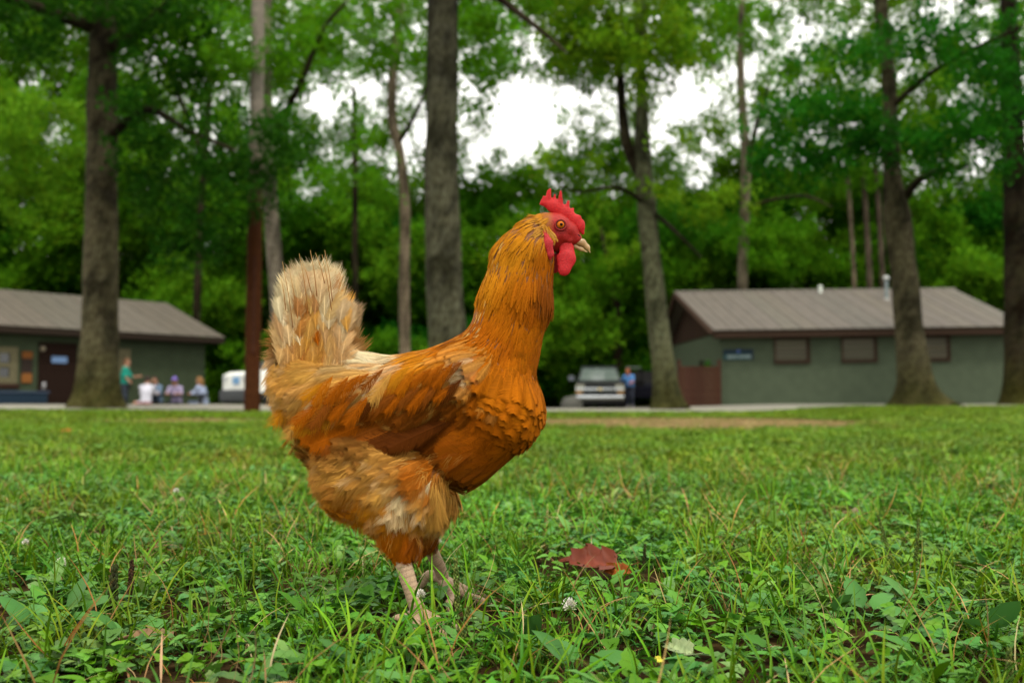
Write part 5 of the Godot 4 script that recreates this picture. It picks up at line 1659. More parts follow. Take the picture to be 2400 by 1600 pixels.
func strew(called: String, meshes: Array, count: int, d0: float, d1: float, power: float, colors: Array, s0: float, s1: float, tilt: float, clump: float, label: String, cat := "stuff"):
	var by := []
	for m in meshes: by.append([[], PackedColorArray()])
	for i in count:
		var d := pow(lerpf(pow(d0, power), pow(d1, power), rng.randf()), 1.0 / power)
		var x := rng.randf_range(-1.0, 1.0) * (0.57 * d + 0.5)
		var n := noise2.get_noise_2d(x * 2.0 + clump * 50.0, d * 2.0) * 1.3
		if clump > 0.0 and n < rng.randf_range(-0.55, 0.25) * clump: continue
		if rng.randf() < bare(x, d) * 1.05: continue
		if absf(x + 0.085) < 0.075 and absf(d - 1.03) < 0.12 and rng.randf() < 0.66: continue
		if d > drive_edge(x) - 0.1: continue
		if Vector2((x - 0.115) / 0.085, (d - 1.27) / 0.13).length() < 1.0 and rng.randf() < 0.85: continue
		var s := rng.randf_range(s0, s1)
		var b := Basis(Vector3.UP, rng.randf() * TAU) * Basis(Vector3.RIGHT, rng.randfn() * tilt)
		var p := on_ground(x, -d) - Vector3(0, 0.002, 0)
		var c: Color = colors[rng.randi() % colors.size()]
		var big := 0.5 + 0.5 * noise.get_noise_2d(x * 2.2, d * 1.3)
		c = c * (0.7 + 0.6 * big)
		var dry := clampf(noise2.get_noise_2d(x * 0.9 + 90.0, d * 0.6) * 1.6, 0.0, 0.6)
		c = Color(c.r * (1.0 + 0.45 * dry), c.g * (1.0 - 0.1 * dry), c.b)
		var k := rng.randi() % meshes.size()
		by[k][0].append(Transform3D(b.scaled(Vector3.ONE * s), p))
		var cc: PackedColorArray = by[k][1]
		cc.append(vary(c, 0.32))
		by[k][1] = cc
	for k in meshes.size():
		var o := scatter(called, meshes[k], M.blade, by[k][0], by[k][1], self)
		tag(o, label, called.replace("_", " "), label, "stuff")


func build_grass():
	var g1 := lin(0.07154, 0.1926, 0.0054)
	var g2 := lin(0.1052, 0.2418, 0.00756)
	var g3 := lin(0.05471, 0.1746, 0.0162)
	var g4 := lin(0.1136, 0.197, 0.0054)
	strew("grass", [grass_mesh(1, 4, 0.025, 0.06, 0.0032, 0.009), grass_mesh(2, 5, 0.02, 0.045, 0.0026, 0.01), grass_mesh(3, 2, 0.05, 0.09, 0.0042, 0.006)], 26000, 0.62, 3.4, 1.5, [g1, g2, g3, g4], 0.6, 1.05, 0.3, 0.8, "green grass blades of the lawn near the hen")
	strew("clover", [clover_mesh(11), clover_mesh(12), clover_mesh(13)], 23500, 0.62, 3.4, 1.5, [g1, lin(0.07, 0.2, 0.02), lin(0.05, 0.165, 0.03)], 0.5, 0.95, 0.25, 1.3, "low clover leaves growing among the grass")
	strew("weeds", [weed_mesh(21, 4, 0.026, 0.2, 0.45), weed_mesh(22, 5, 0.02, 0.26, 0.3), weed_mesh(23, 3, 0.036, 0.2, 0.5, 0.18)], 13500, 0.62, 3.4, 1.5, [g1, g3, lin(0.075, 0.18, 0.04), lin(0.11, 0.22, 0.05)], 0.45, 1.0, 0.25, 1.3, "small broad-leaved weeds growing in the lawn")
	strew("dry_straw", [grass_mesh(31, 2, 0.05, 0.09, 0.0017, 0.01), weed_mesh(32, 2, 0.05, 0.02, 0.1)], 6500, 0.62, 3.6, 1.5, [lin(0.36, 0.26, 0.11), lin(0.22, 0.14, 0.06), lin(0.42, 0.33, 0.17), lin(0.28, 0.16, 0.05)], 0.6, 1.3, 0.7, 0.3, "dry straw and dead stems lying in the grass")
	var t1 := lin(0.0931, 0.1926, 0.00648)
	var t2 := lin(0.1287, 0.2239, 0.0081)
	var t3 := lin(0.0754, 0.1791, 0.0135)
	strew("turf", [turf_mesh(41, 16, 1.1, 0.85), turf_mesh(42, 16, 1.2, 0.85)], 34000, 3.0, 9.5, 1.7, [t1, t2, t3, g4], 0.8, 1.3, 0.15, 0.25, "lawn of grass and clover in the middle distance")
	bare_tufts()
	strew("turf", [turf_mesh(43, 14, 2.0, 0.4), turf_mesh(44, 14, 2.2, 0.4)], 42000, 9.0, 26.5, 1.6, [t1, t2, t2, lin(0.09, 0.17, 0.012)], 0.8, 1.3, 0.1, 0.15, "lawn of grass and clover farther off towards the drive")


func build_small_plants():
	# white clover flowers
	var white := lin(0.75, 0.72, 0.64)
	for a in [[Vector3(-0.5372, 0.034, -1.2), "white clover flower nearest the left edge of the lawn in front", 1.0, white], [Vector3(-0.6681, 0.0333, -1.38), "small white clover flower beyond the front left one", 0.7, white], [Vector3(-0.67, 0.0477, -2), "blurred white clover flower behind the dark seed spikes", 0.9, white], [Vector3(-0.6246, 0.0403, -1.9), "fading cream clover flower below the blurred white one", 0.7, lin(0.6, 0.5, 0.36)],
			[Vector3(-0.0906, 0.0354, -1), "white clover flower rising in front of the hen's near foot", 0.75, white], [Vector3(0.0569, 0.0244, -1), "half withered white clover flower in front of the red dead leaf", 1.1, white], [Vector3(-0.1066, 0.0247, -1.45), "blurred white clover flower behind the hen's far leg", 0.8, white], [Vector3(-0.2079, 0.006, -0.98), "small white clover flower in the grass under the hen's tail", 0.8, white], [Vector3(0.5992, 0.0355, -1.75), "pinkish clover flower out on the lawn at the washhouse side", 0.8, lin(0.6, 0.4, 0.4)]]:
		var at: Vector3 = a[0]
		var root := on_ground(at.x + 0.004, at.z)
		var f := thing("clover_flower", a[1], "flower", root, "white clover flowers in the lawn")
		var head := at - root
		var mb := MB.new()
		mb.tube([Vector3.ZERO, head * Vector3(0.3, 0.5, 0.3), head], [0.0009, 0.0008, 0.0009], 6, [lin(0.1, 0.22, 0.03), lin(0.12, 0.25, 0.03), lin(0.16, 0.27, 0.05)])
		show_mesh("stem", mb.mesh(), M.blade, f)
		mb = MB.new()
		var k: float = a[2] * 0.0074
		for i in 42:
			var v := i / 42.0
			var el := lerpf(-0.5, 1.45, v)
			var az := i * 2.4
			var d := Vector3(cos(az) * cos(el), sin(el), sin(az) * cos(el))
			var c: Color = a[3]
			c = vary(c.lerp(lin(0.3, 0.36, 0.1), 0.55) if el < -0.1 else c, 0.12)
			var side := d.cross(Vector3.UP).normalized() * k * 0.16
			var up := d.cross(side).normalized() * k * 0.12
			var b0 := head + d * k * 0.25
			var e := head + d * k * rng.randf_range(0.85, 1.1) + Vector3(0, k * 0.12, 0)
			var i0 := mb.v(b0, c * 0.8)
			var i1 := mb.v(b0.lerp(e, 0.6) + side + up, c)
			var i2 := mb.v(e, c)
			var i3 := mb.v(b0.lerp(e, 0.6) - side + up, c)
			mb.t(i0, i1, i2)
			mb.t(i0, i2, i3)
			mb.t(i0, mb.v(b0.lerp(e, 0.6) - up * 2.0, c), i1)
		show_mesh("petals", mb.mesh(), M.blade, f)
	# plantain seed spikes
	var dk := lin(0.03, 0.035, 0.012)
	var gk := lin(0.1, 0.14, 0.03)
	for a in [[Vector3(-0.4028, 0.0603, -1.02), Vector3(-0.4035, 0.0169, -1.02), dk, "dark plantain seed spike, thicker of the two in front of the lodge oak", 1.5], [Vector3(-0.4004, 0.0592, -1.06), Vector3(-0.4016, 0.0122, -1.06), lin(0.04, 0.022, 0.012), "thin dark plantain seed spike beside the thicker dark one", 1.0], [Vector3(-0.0551, 0.0735, -0.98), Vector3(-0.0523, 0.0126, -0.98), gk, "tall green seed spike standing before the hen's far foot", 1.0], [Vector3(-0.0388, 0.0435, -0.9), Vector3(-0.0487, -0.008, -0.9), gk * 0.7, "olive seed spike leaning at the hen's near foot", 1.0],
			[Vector3(0.4524, 0.0859, -1.24), Vector3(0.4732, 0.0085, -1.24), gk * 0.8, "leaning green seed spike on the right part of the lawn", 0.9], [Vector3(0.5028, 0.0817, -1.24), Vector3(0.4946, 0.0085, -1.24), gk * 0.8, "upright green seed spike beside the leaning one", 0.9], [Vector3(0.3934, 0.0317, -0.8), Vector3(0.391, -0.0054, -0.8), gk * 0.7, "blurred seed spike close to the camera at the right edge", 1.0], [Vector3(0.1721, 0.0423, -1.3), Vector3(0.1695, -0.0021, -1.3), dk, "short dark seed spike behind the red dead leaf", 0.8], [Vector3(0.0214, 0.0036, -0.78), Vector3(0.0131, 0.0332, -0.78), gk * 0.8, "blurred green seed spike at the bottom edge", 0.0]]:
		if a[4] == 0.0: continue
		var top: Vector3 = a[0]
		var low: Vector3 = a[1]
		var root := on_ground(low.x, low.z)
		var s := thing("seed_spike", a[3], "seed spike", root, "plantain seed spikes in the lawn")
		var mb := MB.new()
		var t := top - root
		var b := low - root
		mb.tube([Vector3.ZERO, b * Vector3(1, 0.6, 1), t], [0.0009, 0.0008, 0.0006], 5, [gk, gk, gk])
		show_mesh("stem", mb.mesh(), M.blade, s)
		mb = MB.new()
		for i in 90:
			var f := i / 89.0
			var p := b.lerp(t, 0.18 + 0.82 * f)
			var az := i * 2.4
			var r: float = 0.0019 * a[4] * (1.0 - 0.5 * f * f)
			mb.ball(p + Vector3(cos(az), 0.2, sin(az)) * r * rng.randf_range(0.7, 1.7), Vector3(0.0011, 0.0017, 0.0011) * a[4], vary(a[2], 0.6), 4, 5)
		show_mesh("seed_head", mb.mesh(), M.plain, s)
	# fallen leaves
	fallen("fallen_leaf", "crumpled red brown dead leaf lying in the grass ahead of the hen", Vector3(0.1025, 0.0151, -1.29), 0.08, 0.34, 0.4, 1.4, lin(0.14, 0.034, 0.018))
	fallen("fallen_leaf", "curled orange dead leaf touching the red brown one", Vector3(0.1327, 0.0129, -1.27), 0.04, 0.25, 0.8, 1.1, lin(0.24, 0.07, 0.015))
	fallen("fallen_leaf", "tiny yellow leaf in the grass near the bottom of the picture", Vector3(0.1241, 0.0068, -0.86), 0.012, 0.33, 0.5, 2.2, lin(0.5, 0.45, 0.05))
	fallen("fallen_leaf", "pale chewed green leaf lying behind the tiny yellow one", Vector3(0.1486, 0.0057, -0.9), 0.036, 0.3, 0.35, 0.6, lin(0.22, 0.28, 0.13))
	fallen("fallen_leaf", "small orange leaf far out on the lawn before the lodge oak", Vector3(-3.0378, 0.0024, -6.8), 0.12, 0.3, 0.6, 1.2, lin(0.4, 0.13, 0.03))
	fallen("fallen_leaf", "brown leaf lying on the soil beneath the dark seed spikes", Vector3(-0.3324, 0.0058, -0.93), 0.05, 0.3, 0.15, 1.8, lin(0.2, 0.12, 0.06))
	# larger plantain leaves standing up in front
	for a in [[1710, 1395, 1.06, 0.055, 1.0], [2245, 1455, 0.96, 0.06, 2.2], [2250, 1255, 1.3, 0.05, 1.2], [2090, 1395, 1.08, 0.05, 0.3], [1985, 1400, 1.05, 0.05, -0.9], [100, 1440, 0.98, 0.05, 0.5], [180, 1430, 1.02, 0.06, -1.2], [300, 1460, 0.94, 0.05, 1.2], [1320, 1530, 0.85, 0.05, 0.4], [1190, 1480, 0.92, 0.05, 2.4], [30, 1440, 0.96, 0.045, 1.9], [1890, 1395, 1.05, 0.04, 2.6], [820, 1545, 0.84, 0.045, 0.9]]:
		var d: float = a[2]
		var p := on_ground((a[0] - 1176.0) / 2288.0 * d, -d)
		plantains.append(Transform3D((Basis(Vector3.UP, a[4]) * Basis(Vector3.RIGHT, 0.35)).scaled(Vector3.ONE * a[3] / 0.075), p))
	var cols := PackedColorArray()
	for i in plantains.size(): cols.append(vary(lin(0.06, 0.175, 0.03), 0.2))
	var o := scatter("plantain", weed_mesh(55, 4, 0.055, 0.24, 0.8, 0.06), M.blade, plantains, cols, self)
	tag(o, "broad plantain leaves standing up in the near lawn", "plantain", "", "stuff")


var plantains := []


func fallen(called: String, label: String, at: Vector3, l: float, w: float, tilt: float, yaw: float, col: Color):
	var f := thing(called, label, "leaf", at)
	f.rotation = Vector3(0, yaw, 0)
	var mb := MB.new()
	var n := 14
	var prev := -1
	for i in n + 1:
		var s := float(i) / n
		var prof := pow(maxf(sin(PI * pow(s, 0.8)), 0.0), 0.7)
		var lobes := 1.0 + 0.1 * sin(s * 26.0)
		var ids := []
		for k in 7:
			var u := k / 3.0 - 1.0
			var ww := w * l * prof * lobes
			var y := absf(u) * ww * 0.5 + 0.11 * l * noise2.get_noise_2d(s * 5.0 + l * 900.0, u * 2.0) + 0.1 * l * s * s
			ids.append(mb.v(Basis(Vector3.BACK, tilt) * Vector3(u * ww, y, -(s - 0.5) * l - absf(u) * 0.08 * l * sin(s * 26.0)), vary(col, 0.1) * (1.25 if k == 3 else 0.9 + 0.2 * noise2.get_noise_2d(s * 20.0, u * 9.0))))
		if prev >= 0:
			for k in 6: mb.q(prev + k, prev + k + 1, ids[0] + k + 1, ids[0] + k)
		prev = ids[0]
	show_mesh("blade", mb.mesh(), M.blade, f)
	mb = MB.new()
	mb.tube([Basis(Vector3.BACK, tilt) * Vector3(0, 0, l * 0.5), Basis(Vector3.BACK, tilt) * Vector3(0.1 * l, 0.05 * l, l * 0.75)], [0.0008, 0.0006], 5, [col * 0.6, col * 0.6])
	show_mesh("stalk", mb.mesh(), M.plain, f)


func bare_tufts():
	# thin worn grass on the bare patches
	var xf := []
	var cols := PackedColorArray()
	for i in 9000:
		var d := rng.randf_range(5.5, 16.0)
		var x := rng.randf_range(-0.5, 0.5) * d
		if bare(x, d) < 0.15 or noise2.get_noise_2d(x * 2.0, d * 2.0) < 0.05: continue
		xf.append(Transform3D(Basis(Vector3.UP, rng.randf() * TAU).scaled(Vector3.ONE * rng.randf_range(0.5, 0.9)), on_ground(x, -d)))
		cols.append(vary(lin(0.15, 0.2, 0.03) if rng.randf() < 0.6 else lin(0.35, 0.28, 0.13), 0.3))
	var o := scatter("worn_grass", turf_mesh(47, 10, 1.3, 0.5), M.blade, xf, cols, self)
	tag(o, "thin worn grass on the bare tan patches of the lawn", "worn grass", "", "stuff")



# ---------------------------------------------------------------- vehicles
func wheel(parent: Node, c: Vector3, r: float, w: float, axis := Vector3.RIGHT):
	var o := Node3D.new()
	o.name = "wheel"
	parent.add_child(o, true)
	o.position = c
	var mb := MB.new()
	var blk := lin(0.015, 0.015, 0.016)
	var h := axis * w / 2
	mb.tube([-h, -h * 0.8, h * 0.8, h], [r * 0.9, r, r, r * 0.9], 20, [blk, blk, blk, blk])
	show_mesh("tyre", mb.mesh(), M.rubber, o)
	mb = MB.new()
	var g := lin(0.4, 0.41, 0.42)
	mb.tube([-h * 1.02, h * 1.02], [r * 0.58, r * 0.58], 16, [g, g])
	show_mesh("rim", mb.mesh(), M.metal, o)


func prism(profile: PackedVector2Array, w: float, taper_y: float, inset: float, col: Color) -> ArrayMesh:
	# side profile (z forward as x, y up) swept across x; above taper_y the sides lean in
	var mb := MB.new()
	var n := profile.size()
	var ins := func(p: Vector2) -> float: return w / 2 - (inset * clampf((p.y - taper_y) / 0.6, 0.0, 1.0) if p.y > taper_y else 0.0)
	var tri := Geometry2D.triangulate_polygon(profile)
	for s in [-1.0, 1.0]:
		var b := mb.V.size()
		for p in profile: mb.v(Vector3(s * (ins as Callable).call(p), p.y, p.x), col)
		for i in range(0, tri.size(), 3):
			mb.t(b + tri[i], b + tri[i + 1], b + tri[i + 2])
	for i in n:
		var p := profile[i]
		var q := profile[(i + 1) % n]
		var a: float = (ins as Callable).call(p)
		var e: float = (ins as Callable).call(q)
		mb.quad(Vector3(-a, p.y, p.x), Vector3(a, p.y, p.x), Vector3(e, q.y, q.x), Vector3(-e, q.y, q.x), col)
	return mb.mesh()


func build_vehicles():
	# black pickup, facing the lawn
	var gx := px(1378, 40.0)
	var t := thing("pickup_truck", "black pickup truck with chrome grille facing the lawn beside the leaning tree", "truck", Vector3(gx, ground_at(gx, -40.0), -40.0))
	t.rotation_degrees.y = -4.0
	var blk := lin(0.008, 0.01, 0.011)
	# profile along z (front at 0)
	var low := PackedVector2Array([Vector2(0, 0.45), Vector2(0, 1.02), Vector2(-0.12, 1.14), Vector2(-1.35, 1.22), Vector2(-5.4, 1.22), Vector2(-5.4, 0.45)])
	show_mesh("body", prism(low, 1.95, 1.0, 0.12, blk), M.paint, t)
	var cab := PackedVector2Array([Vector2(-1.3, 1.2), Vector2(-1.95, 1.78), Vector2(-2.2, 1.86), Vector2(-3.4, 1.86), Vector2(-3.7, 1.2)])
	show_mesh("cab", prism(cab, 1.86, 1.2, 0.2, lin(0.02, 0.025, 0.026)), M.paint, t)
	var mb := MB.new()
	mb.quad(Vector3(-0.82, 1.25, -1.32), Vector3(0.82, 1.25, -1.32), Vector3(0.68, 1.74, -1.9), Vector3(-0.68, 1.74, -1.9), lin(0.045, 0.068, 0.06))
	show_mesh("windscreen", mb.mesh(), M.glass_sheen, t)
	part_box("grille", t, Vector3(0, 0.83, 0.02), Vector3(1.2, 0.36, 0.05), lin(0.01, 0.012, 0.012), M.plain)
	part_box("grille_bar", t, Vector3(0, 0.86, 0.05), Vector3(1.24, 0.12, 0.05), Color(0.9, 0.9, 0.92), M.chrome)
	mb = MB.new()
	mb.box(at3(0, 0.86, 0.085), Vector3(0.18, 0.05, 0.02), lin(0.6, 0.48, 0.2))
	mb.box(at3(0, 0.86, 0.085), Vector3(0.08, 0.08, 0.024), lin(0.6, 0.48, 0.2))
	show_mesh("emblem", mb.mesh(), M.plain_gloss, t)
	for s in [-1.0, 1.0]:
		var hl := Node3D.new()
		hl.name = "headlight"
		t.add_child(hl, true)
		part_box("lens", hl, Vector3(0.79 * s, 0.87, 0.03), Vector3(0.36, 0.13, 0.08), lin(0.4, 0.43, 0.42), M.plain_gloss)
		part_box("lens", hl, Vector3(0.79 * s, 1.0, 0.0), Vector3(0.34, 0.1, 0.08), lin(0.22, 0.22, 0.17), M.plain_gloss)
		part_box("indicator", hl, Vector3(0.83 * s, 0.74, 0.02), Vector3(0.26, 0.1, 0.07), lin(0.36, 0.2, 0.07), M.plain_gloss)
		wheel(t, Vector3(0.86 * s, 0.38, -0.95), 0.38, 0.26)
		wheel(t, Vector3(0.86 * s, 0.38, -4.3), 0.38, 0.26)
		var mr := Node3D.new()
		mr.name = "mirror"
		t.add_child(mr, true)
		part_box("housing", mr, Vector3(1.16 * s, 1.33, -1.5), Vector3(0.24, 0.2, 0.1), lin(0.09, 0.1, 0.12), M.plain_gloss)
		part_box("arm", mr, Vector3(1.0 * s, 1.25, -1.5), Vector3(0.2, 0.04, 0.05), blk, M.plain)
	part_box("bumper", t, Vector3(0, 0.52, 0.1), Vector3(1.96, 0.2, 0.18), Color(0.75, 0.75, 0.76), M.chrome, 0.05)
	part_box("lower_valance", t, Vector3(0, 0.34, 0.04), Vector3(1.75, 0.18, 0.08), lin(0.02, 0.02, 0.02), M.plain)
	# open driver's door
	var door := Node3D.new()
	door.name = "door"
	t.add_child(door)
	door.position = Vector3(0.98, 0, -1.45)
	door.rotation_degrees.y = 28
	part_box("panel", door, Vector3(0.5, 0.88, 0), Vector3(1.0, 0.74, 0.08), blk, M.paint)
	part_box("window_frame", door, Vector3(0.5, 1.78, 0), Vector3(0.7, 0.05, 0.05), lin(0.12, 0.14, 0.13), M.paint)
	part_box("window_frame", door, Vector3(0.9, 1.5, 0), Vector3(0.05, 0.54, 0.05), blk, M.paint)
	# dark car standing in the shade behind it
	var bx := px(1482, 42.0)
	var c := thing("dark_car", "dark car in deep shade beside the black pickup", "car", Vector3(bx, ground_at(bx, -42.0), -41.5))
	show_mesh("body", prism(PackedVector2Array([Vector2(0, 0.35), Vector2(0, 0.8), Vector2(-1.0, 0.95), Vector2(-4.2, 0.98), Vector2(-4.3, 0.35)]), 1.8, 0.8, 0.1, lin(0.006, 0.007, 0.008)), M.plain, c)
	show_mesh("cabin", prism(PackedVector2Array([Vector2(-1.0, 0.93), Vector2(-1.8, 1.5), Vector2(-3.2, 1.52), Vector2(-4.1, 0.95)]), 1.7, 0.9, 0.25, lin(0.008, 0.01, 0.01)), M.plain, c)
	for s in [-1.0, 1.0]:
		part_box("headlight", c, Vector3(0.68 * s, 0.68, 0.02), Vector3(0.26, 0.14, 0.05), lin(0.22, 0.25, 0.25), M.plain_gloss)
		wheel(c, Vector3(0.8 * s, 0.32, -0.8), 0.32, 0.2)
		wheel(c, Vector3(0.8 * s, 0.32, -3.5), 0.32, 0.2)
	# white car behind the pole, nose towards the lodge
	var wx := px(540, 29.5)
	var w := thing("white_car", "white car half hidden by the utility pole and the hen's tail", "car", Vector3(wx, ground_at(wx + 1.5, -29.5), -29.5))
	w.rotation_degrees.y = -52
	var white := lin(0.75, 0.76, 0.72)
	show_mesh("body", prism(PackedVector2Array([Vector2(0, 0.42), Vector2(0, 0.95), Vector2(-0.2, 1.05), Vector2(-1.15, 1.12), Vector2(-4.6, 1.15), Vector2(-4.6, 0.42)]), 1.85, 0.95, 0.12, white), M.paint, w)
	show_mesh("cabin", prism(PackedVector2Array([Vector2(-0.75, 1.1), Vector2(-1.45, 1.58), Vector2(-1.8, 1.66), Vector2(-4.1, 1.68), Vector2(-4.5, 1.12)]), 1.78, 1.1, 0.2, lin(0.5, 0.51, 0.48)), M.paint, w)
	mb = MB.new()
	mb.quad(Vector3(-0.78, 1.14, -0.77), Vector3(0.78, 1.14, -0.77), Vector3(0.66, 1.56, -1.38), Vector3(-0.66, 1.56, -1.38), lin(0.03, 0.04, 0.04))
	show_mesh("windscreen", mb.mesh(), M.glass_sheen, w)
	mb = MB.new()
	for z in [[-1.3, -2.4], [-2.5, -3.9]]:
		for s in [-1.0, 1.0]:
			mb.quad(Vector3(0.868 * s, 1.18, z[0] + 0.2), Vector3(0.868 * s, 1.18, z[1]), Vector3(0.765 * s, 1.55, z[1] + 0.1), Vector3(0.765 * s, 1.55, z[0] - 0.1), lin(0.015, 0.02, 0.02))
	show_mesh("side_window", mb.mesh(), M.glass_sheen, w)
	part_box("bumper", w, Vector3(0, 0.33, 0.06), Vector3(1.8, 0.36, 0.16), lin(0.06, 0.065, 0.07), M.plain, 0.05)
	part_box("sill", w, Vector3(0, 0.34, -2.4), Vector3(1.88, 0.3, 3.9), lin(0.03, 0.032, 0.035), M.plain, 0.03)
	part_box("number_plate", w, Vector3(0.1, 0.78, 0.02), Vector3(0.46, 0.22, 0.03), lin(0.16, 0.3, 0.5), M.plain)
	for s in [-1.0, 1.0]:
		part_box("headlight", w, Vector3(0.7 * s, 0.84, 0.0), Vector3(0.36, 0.14, 0.06), lin(0.5, 0.52, 0.52), M.plain_gloss)
		wheel(w, Vector3(0.8 * s, 0.33, -0.85), 0.33, 0.22)
		wheel(w, Vector3(0.8 * s, 0.33, -3.6), 0.33, 0.22)
	# heap of stones at the truck's side, pale stone at the tree
	var st := thing("boulder", "low grey brown boulder lying beside the black pickup's wheel", "rock", on_ground(px(1312, 37.0), -37.0))
	rock(st, Vector3(0.42, 0.4, 0.4), lin(0.1, 0.1, 0.085))
	st = thing("boulder", "small pale stone leaning at the foot of the leaning forked tree", "rock", on_ground(px(1513, 24.6), -24.3))
	rock(st, Vector3(0.16, 0.12, 0.1), lin(0.4, 0.42, 0.36))


func rock(parent: Node, r: Vector3, col: Color):
	var mb := MB.new()
	mb.ball(Vector3.ZERO, Vector3.ONE, col, 10, 14)
	for i in mb.V.size():
		var p := mb.V[i]
		mb.V[i] = p * r * (1.0 + 0.3 * noise2.get_noise_3d(p.x + r.x * 50.0, p.y, p.z)) + Vector3(0, r.y * 0.4, 0)
	show_mesh("stone", mb.mesh(), M.gravel, parent)


# ---------------------------------------------------------------- people
# joints in metres, person faces +x in its own axes; cloth colours by region
func person(label: String, at: Vector3, turn: float, J: Dictionary, skin: Color, shirt: Color, legs: Color, hair: Color, hat := Color(0, 0, 0, 0), long_hair := false, group := ""):
	var o := thing("person", label, "person", at, group)
	o.rotation.y = turn
	var mb := MB.new()
	var sh: float = J.get("shw", 0.18)
	var L: Vector3 = J.hip
	var C: Vector3 = J.chest
	var N: Vector3 = J.neck
	var H: Vector3 = J.head
	var side := Vector3(0, 0, 1)
	var bones := [[L, C, 0.13, 0.14, 1.25], [C, N, 0.14, 0.07, 1.3], [N, H, 0.055, 0.06], [H - Vector3(0, 0.02, 0), H + Vector3(0.01, 0.05, 0), 0.085, 0.09, 0.85]]
	for s in [0, 1]:
		var sg := 1.0 if s == 0 else -1.0
		var S := N + Vector3(0, -0.06, sg * sh)
		var E: Vector3 = J.elbow[s]
		var Wr: Vector3 = J.hand[s]
		bones.append([S, E, 0.062, 0.045])
		bones.append([E, Wr, 0.043, 0.03])
		bones.append([Wr, Wr + (Wr - E).normalized() * 0.09, 0.035, 0.022])
		bones.append([N + Vector3(0, -0.05, 0), S, 0.07, 0.065])
		var K: Vector3 = J.knee[s]
		var F: Vector3 = J.foot[s]
		bones.append([L + Vector3(0, -0.02, sg * 0.09), K, 0.095, 0.06])
		bones.append([K, F, 0.06, 0.04])
		bones.append([F, F + Vector3(0.16, -0.03, 0), 0.045, 0.035])
	var waist: float = L.y - 0.02
	var tint := func(p: Vector3) -> Color:
		var dn: float = p.distance_to(H)
		if dn < 0.14 or (p - N).length() < 0.075 and p.y > N.y - 0.01: return skin
		for s in 2:
			var Wr: Vector3 = J.hand[s]
			var E: Vector3 = J.elbow[s]
			if p.distance_to(Wr) < 0.13 or p.distance_to(E.lerp(Wr, 0.5)) < 0.1: return skin
			var K: Vector3 = J.knee[s]
			var F: Vector3 = J.foot[s]
			if p.distance_to(F) < 0.1 or p.distance_to(F + Vector3(0.14, -0.03, 0)) < 0.1: return lin(0.25, 0.24, 0.24)
			if J.get("shorts", false) and (p.distance_to(K.lerp(F, 0.5)) < 0.16 or p.distance_to(K) < 0.1): return skin
		if p.y < waist + 0.04 or absf(p.x - L.x) > 0.2 and p.y < L.y + 0.12: return legs
		return shirt
	nets(mb, bones, 0.022, 0.05, tint)
	show_mesh("body", mb.mesh(), M.cloth, o)
	mb = MB.new()
	var hb := [[H + Vector3(-0.03, 0.05, 0), H + Vector3(0.0, 0.075, 0), 0.095, 0.09, 0.88]]
	if long_hair:
		hb.append([H + Vector3(-0.07, 0.02, 0), H + Vector3(-0.1, -0.25, 0), 0.08, 0.06, 1.2])
	nets(mb, hb, 0.02, 0.03, func(_p): return hair)
	show_mesh("hair", mb.mesh(), M.cloth, o)
	if hat.a > 0.5:
		mb = MB.new()
		nets(mb, [[H + Vector3(-0.01, 0.075, 0), H + Vector3(0.0, 0.11, 0), 0.105, 0.085, 0.9], [H + Vector3(0.08, 0.085, 0), H + Vector3(0.17, 0.075, 0), 0.03, 0.02, 3.0]], 0.018, 0.02, func(_p): return hat)
		show_mesh("cap", mb.mesh(), M.cloth, o)
	# face: nose, eyes, mouth
	mb = MB.new()
	for s in [-1.0, 1.0]: mb.ball(H + Vector3(0.082, 0.02, 0.03 * s), Vector3(0.01, 0.009, 0.012), lin(0.03, 0.02, 0.02), 5, 6)
	mb.ball(H + Vector3(0.098, -0.01, 0), Vector3(0.018, 0.02, 0.014), skin, 5, 6)
	mb.ball(H + Vector3(0.08, -0.05, 0), Vector3(0.012, 0.008, 0.025), lin(0.3, 0.1, 0.08), 5, 6)
	for s in [-1.0, 1.0]: mb.ball(H + Vector3(-0.005, 0.01, 0.085 * s), Vector3(0.018, 0.03, 0.012), skin, 5, 6)
	show_mesh("face", mb.mesh(), M.cloth, o)


func sitting(lean := 0.0) -> Dictionary:
	return {"hip": Vector3(0, 0.52, 0), "chest": Vector3(0.04 + lean, 0.86, 0), "neck": Vector3(0.06 + lean * 1.5, 1.06, 0), "head": Vector3(0.1 + lean * 1.8, 1.2, 0),
		"elbow": [Vector3(0.22 + lean, 0.8, 0.24), Vector3(0.22 + lean, 0.8, -0.24)], "hand": [Vector3(0.42 + lean, 0.8, 0.12), Vector3(0.42 + lean, 0.8, -0.12)],
		"knee": [Vector3(0.42, 0.52, 0.12), Vector3(0.42, 0.52, -0.12)], "foot": [Vector3(0.42, 0.07, 0.13), Vector3(0.42, 0.07, -0.13)]}


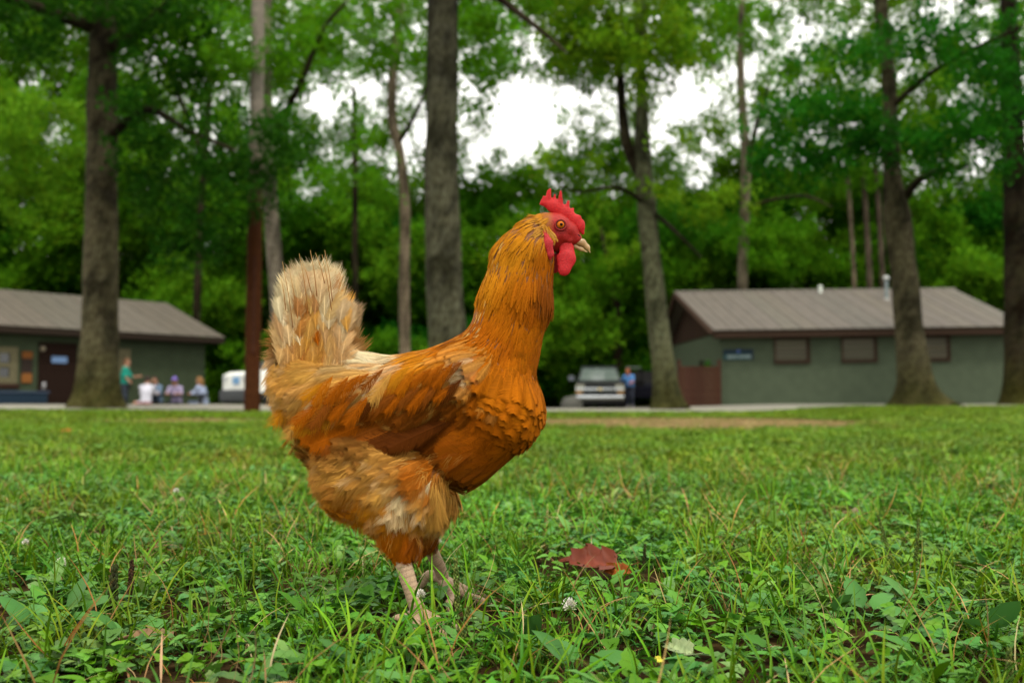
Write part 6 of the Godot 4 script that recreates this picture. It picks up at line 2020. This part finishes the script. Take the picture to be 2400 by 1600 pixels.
func build_people():
	var skin := lin(0.42, 0.22, 0.14)
	var d := 32.0
	var gx := px(405, d)
	var gy := ground_at(gx, -d)
	# picnic table, long side across the view
	var t := thing("picnic_table", "dark wooden picnic table with the people sitting round it before the lodge", "table", Vector3(gx, gy, -d))
	t.rotation_degrees.y = 6
	var wood := lin(0.035, 0.028, 0.02)
	for k in 5: part_box("tabletop_plank", t, Vector3(0, 0.74, -0.32 + k * 0.16), Vector3(2.0, 0.045, 0.15), vary(wood, 0.15), M.timber)
	for s in [-1.0, 1.0]:
		for k in 2: part_box("seat_plank", t, Vector3(0, 0.44, s * (0.66 + 0.15 * k)), Vector3(2.0, 0.045, 0.14), vary(wood, 0.15), M.timber)
		part_box("crossbar", t, Vector3(0.75 * s, 0.4, 0), Vector3(0.08, 0.08, 1.6), wood, M.timber)
		for e in [-1.0, 1.0]:
			var mb := MB.new()
			mb.box(Transform3D(Basis(Vector3.RIGHT, e * -0.5), Vector3(0.75 * s + 0.08, 0.37, 0.42 * e)), Vector3(0.08, 0.86, 0.1), wood)
			show_mesh("leg", mb.mesh(), M.timber, t)
	# things on the table
	for a in [[-0.75, 0.1, lin(0.45, 0.45, 0.45), "pale container on the picnic table by the teal shirt"], [0.62, 0.15, lin(0.4, 0.45, 0.6), "pale blue container on the picnic table before the long haired person"]]:
		var b := thing("food_container", a[3], "container", t.transform * Vector3(a[0], 0.765, a[1]))
		part_box("tub", b, Vector3(0, 0.05, 0), Vector3(0.22, 0.1, 0.16), a[2], M.plain)
		part_box("lid", b, Vector3(0, 0.11, 0), Vector3(0.24, 0.02, 0.18), a[2] * 0.8, M.plain)
	var J := sitting()
	# white shirt, sitting on the near side with the back to us, legs swung out to the right
	var a1 := sitting(0.02)
	a1["knee"] = [Vector3(0.12, 0.5, -0.36), Vector3(0.2, 0.5, -0.3)]
	a1["foot"] = [Vector3(0.2, 0.12, -0.72), Vector3(0.28, 0.1, -0.66)]
	a1["shorts"] = true
	person("person in white shirt and red shorts, back turned, at the picnic table", Vector3(px(334, 31.2), gy - 0.02, -31.25), PI / 2, a1, skin, lin(0.62, 0.62, 0.72), lin(0.35, 0.05, 0.04), lin(0.03, 0.015, 0.01))
	person("dark haired person in a blue shirt sitting beyond the white shirt at the picnic table", Vector3(px(362, 32.7), gy, -32.8), -PI / 2 - 0.3, sitting(0.06), skin, lin(0.16, 0.24, 0.36), lin(0.05, 0.06, 0.1), lin(0.04, 0.02, 0.015))
	person("person in purple cap and lilac shirt beyond the picnic table", Vector3(px(404, 32.7), gy - 0.03, -32.85), -PI / 2, sitting(0.1), skin, lin(0.42, 0.36, 0.55), lin(0.05, 0.06, 0.12), lin(0.05, 0.03, 0.02), lin(0.2, 0.14, 0.5))
	var a2 := sitting(0.05)
	person("person with long fair hair and a pale blue outfit sitting at the table end", Vector3(px(470, 32.0), gy - 0.03, -32.0), PI - 0.2, a2, skin, lin(0.36, 0.42, 0.6), lin(0.34, 0.42, 0.62), lin(0.28, 0.14, 0.045), Color(0, 0, 0, 0), true)
	var st := {"hip": Vector3(0, 0.92, 0), "chest": Vector3(0.0, 1.24, 0), "neck": Vector3(0.02, 1.46, 0), "head": Vector3(0.05, 1.6, 0), "elbow": [Vector3(0.06, 1.16, 0.24), Vector3(0.14, 1.15, -0.24)], "hand": [Vector3(0.2, 1.0, 0.2), Vector3(0.4, 1.18, -0.2)],
		"knee": [Vector3(0.02, 0.5, 0.1), Vector3(0.02, 0.5, -0.1)], "foot": [Vector3(-0.02, 0.08, 0.11), Vector3(-0.02, 0.08, -0.11)]}
	person("person in a teal shirt standing half behind the lodge oak trunk", Vector3(px(287, 32.5), ground_at(px(287, 32.5), -32.5) + 0.18, -32.5), 0.1, st, skin, lin(0.0, 0.28, 0.2), lin(0.03, 0.04, 0.06), lin(0.15, 0.07, 0.03))
	# man in blue behind the pickup's open door
	var man := st.duplicate()
	man["chest"] = Vector3(0.06, 1.2, 0)
	man["neck"] = Vector3(0.14, 1.38, 0)
	man["head"] = Vector3(0.22, 1.5, 0)
	man["elbow"] = [Vector3(0.0, 1.06, 0.42), Vector3(0.2, 1.1, -0.22)]
	man["hand"] = [Vector3(0.06, 1.06, 0.7), Vector3(0.36, 1.05, -0.16)]
	var mx := px(1447, 41.2)
	person("sunburnt person in a blue shirt leaning out beside the pickup's open door", Vector3(mx, ground_at(mx, -41.2), -41.2), -PI / 2 - 0.5, man, lin(0.45, 0.15, 0.08), lin(0.12, 0.33, 0.75), lin(0.04, 0.05, 0.08), lin(0.35, 0.09, 0.03))
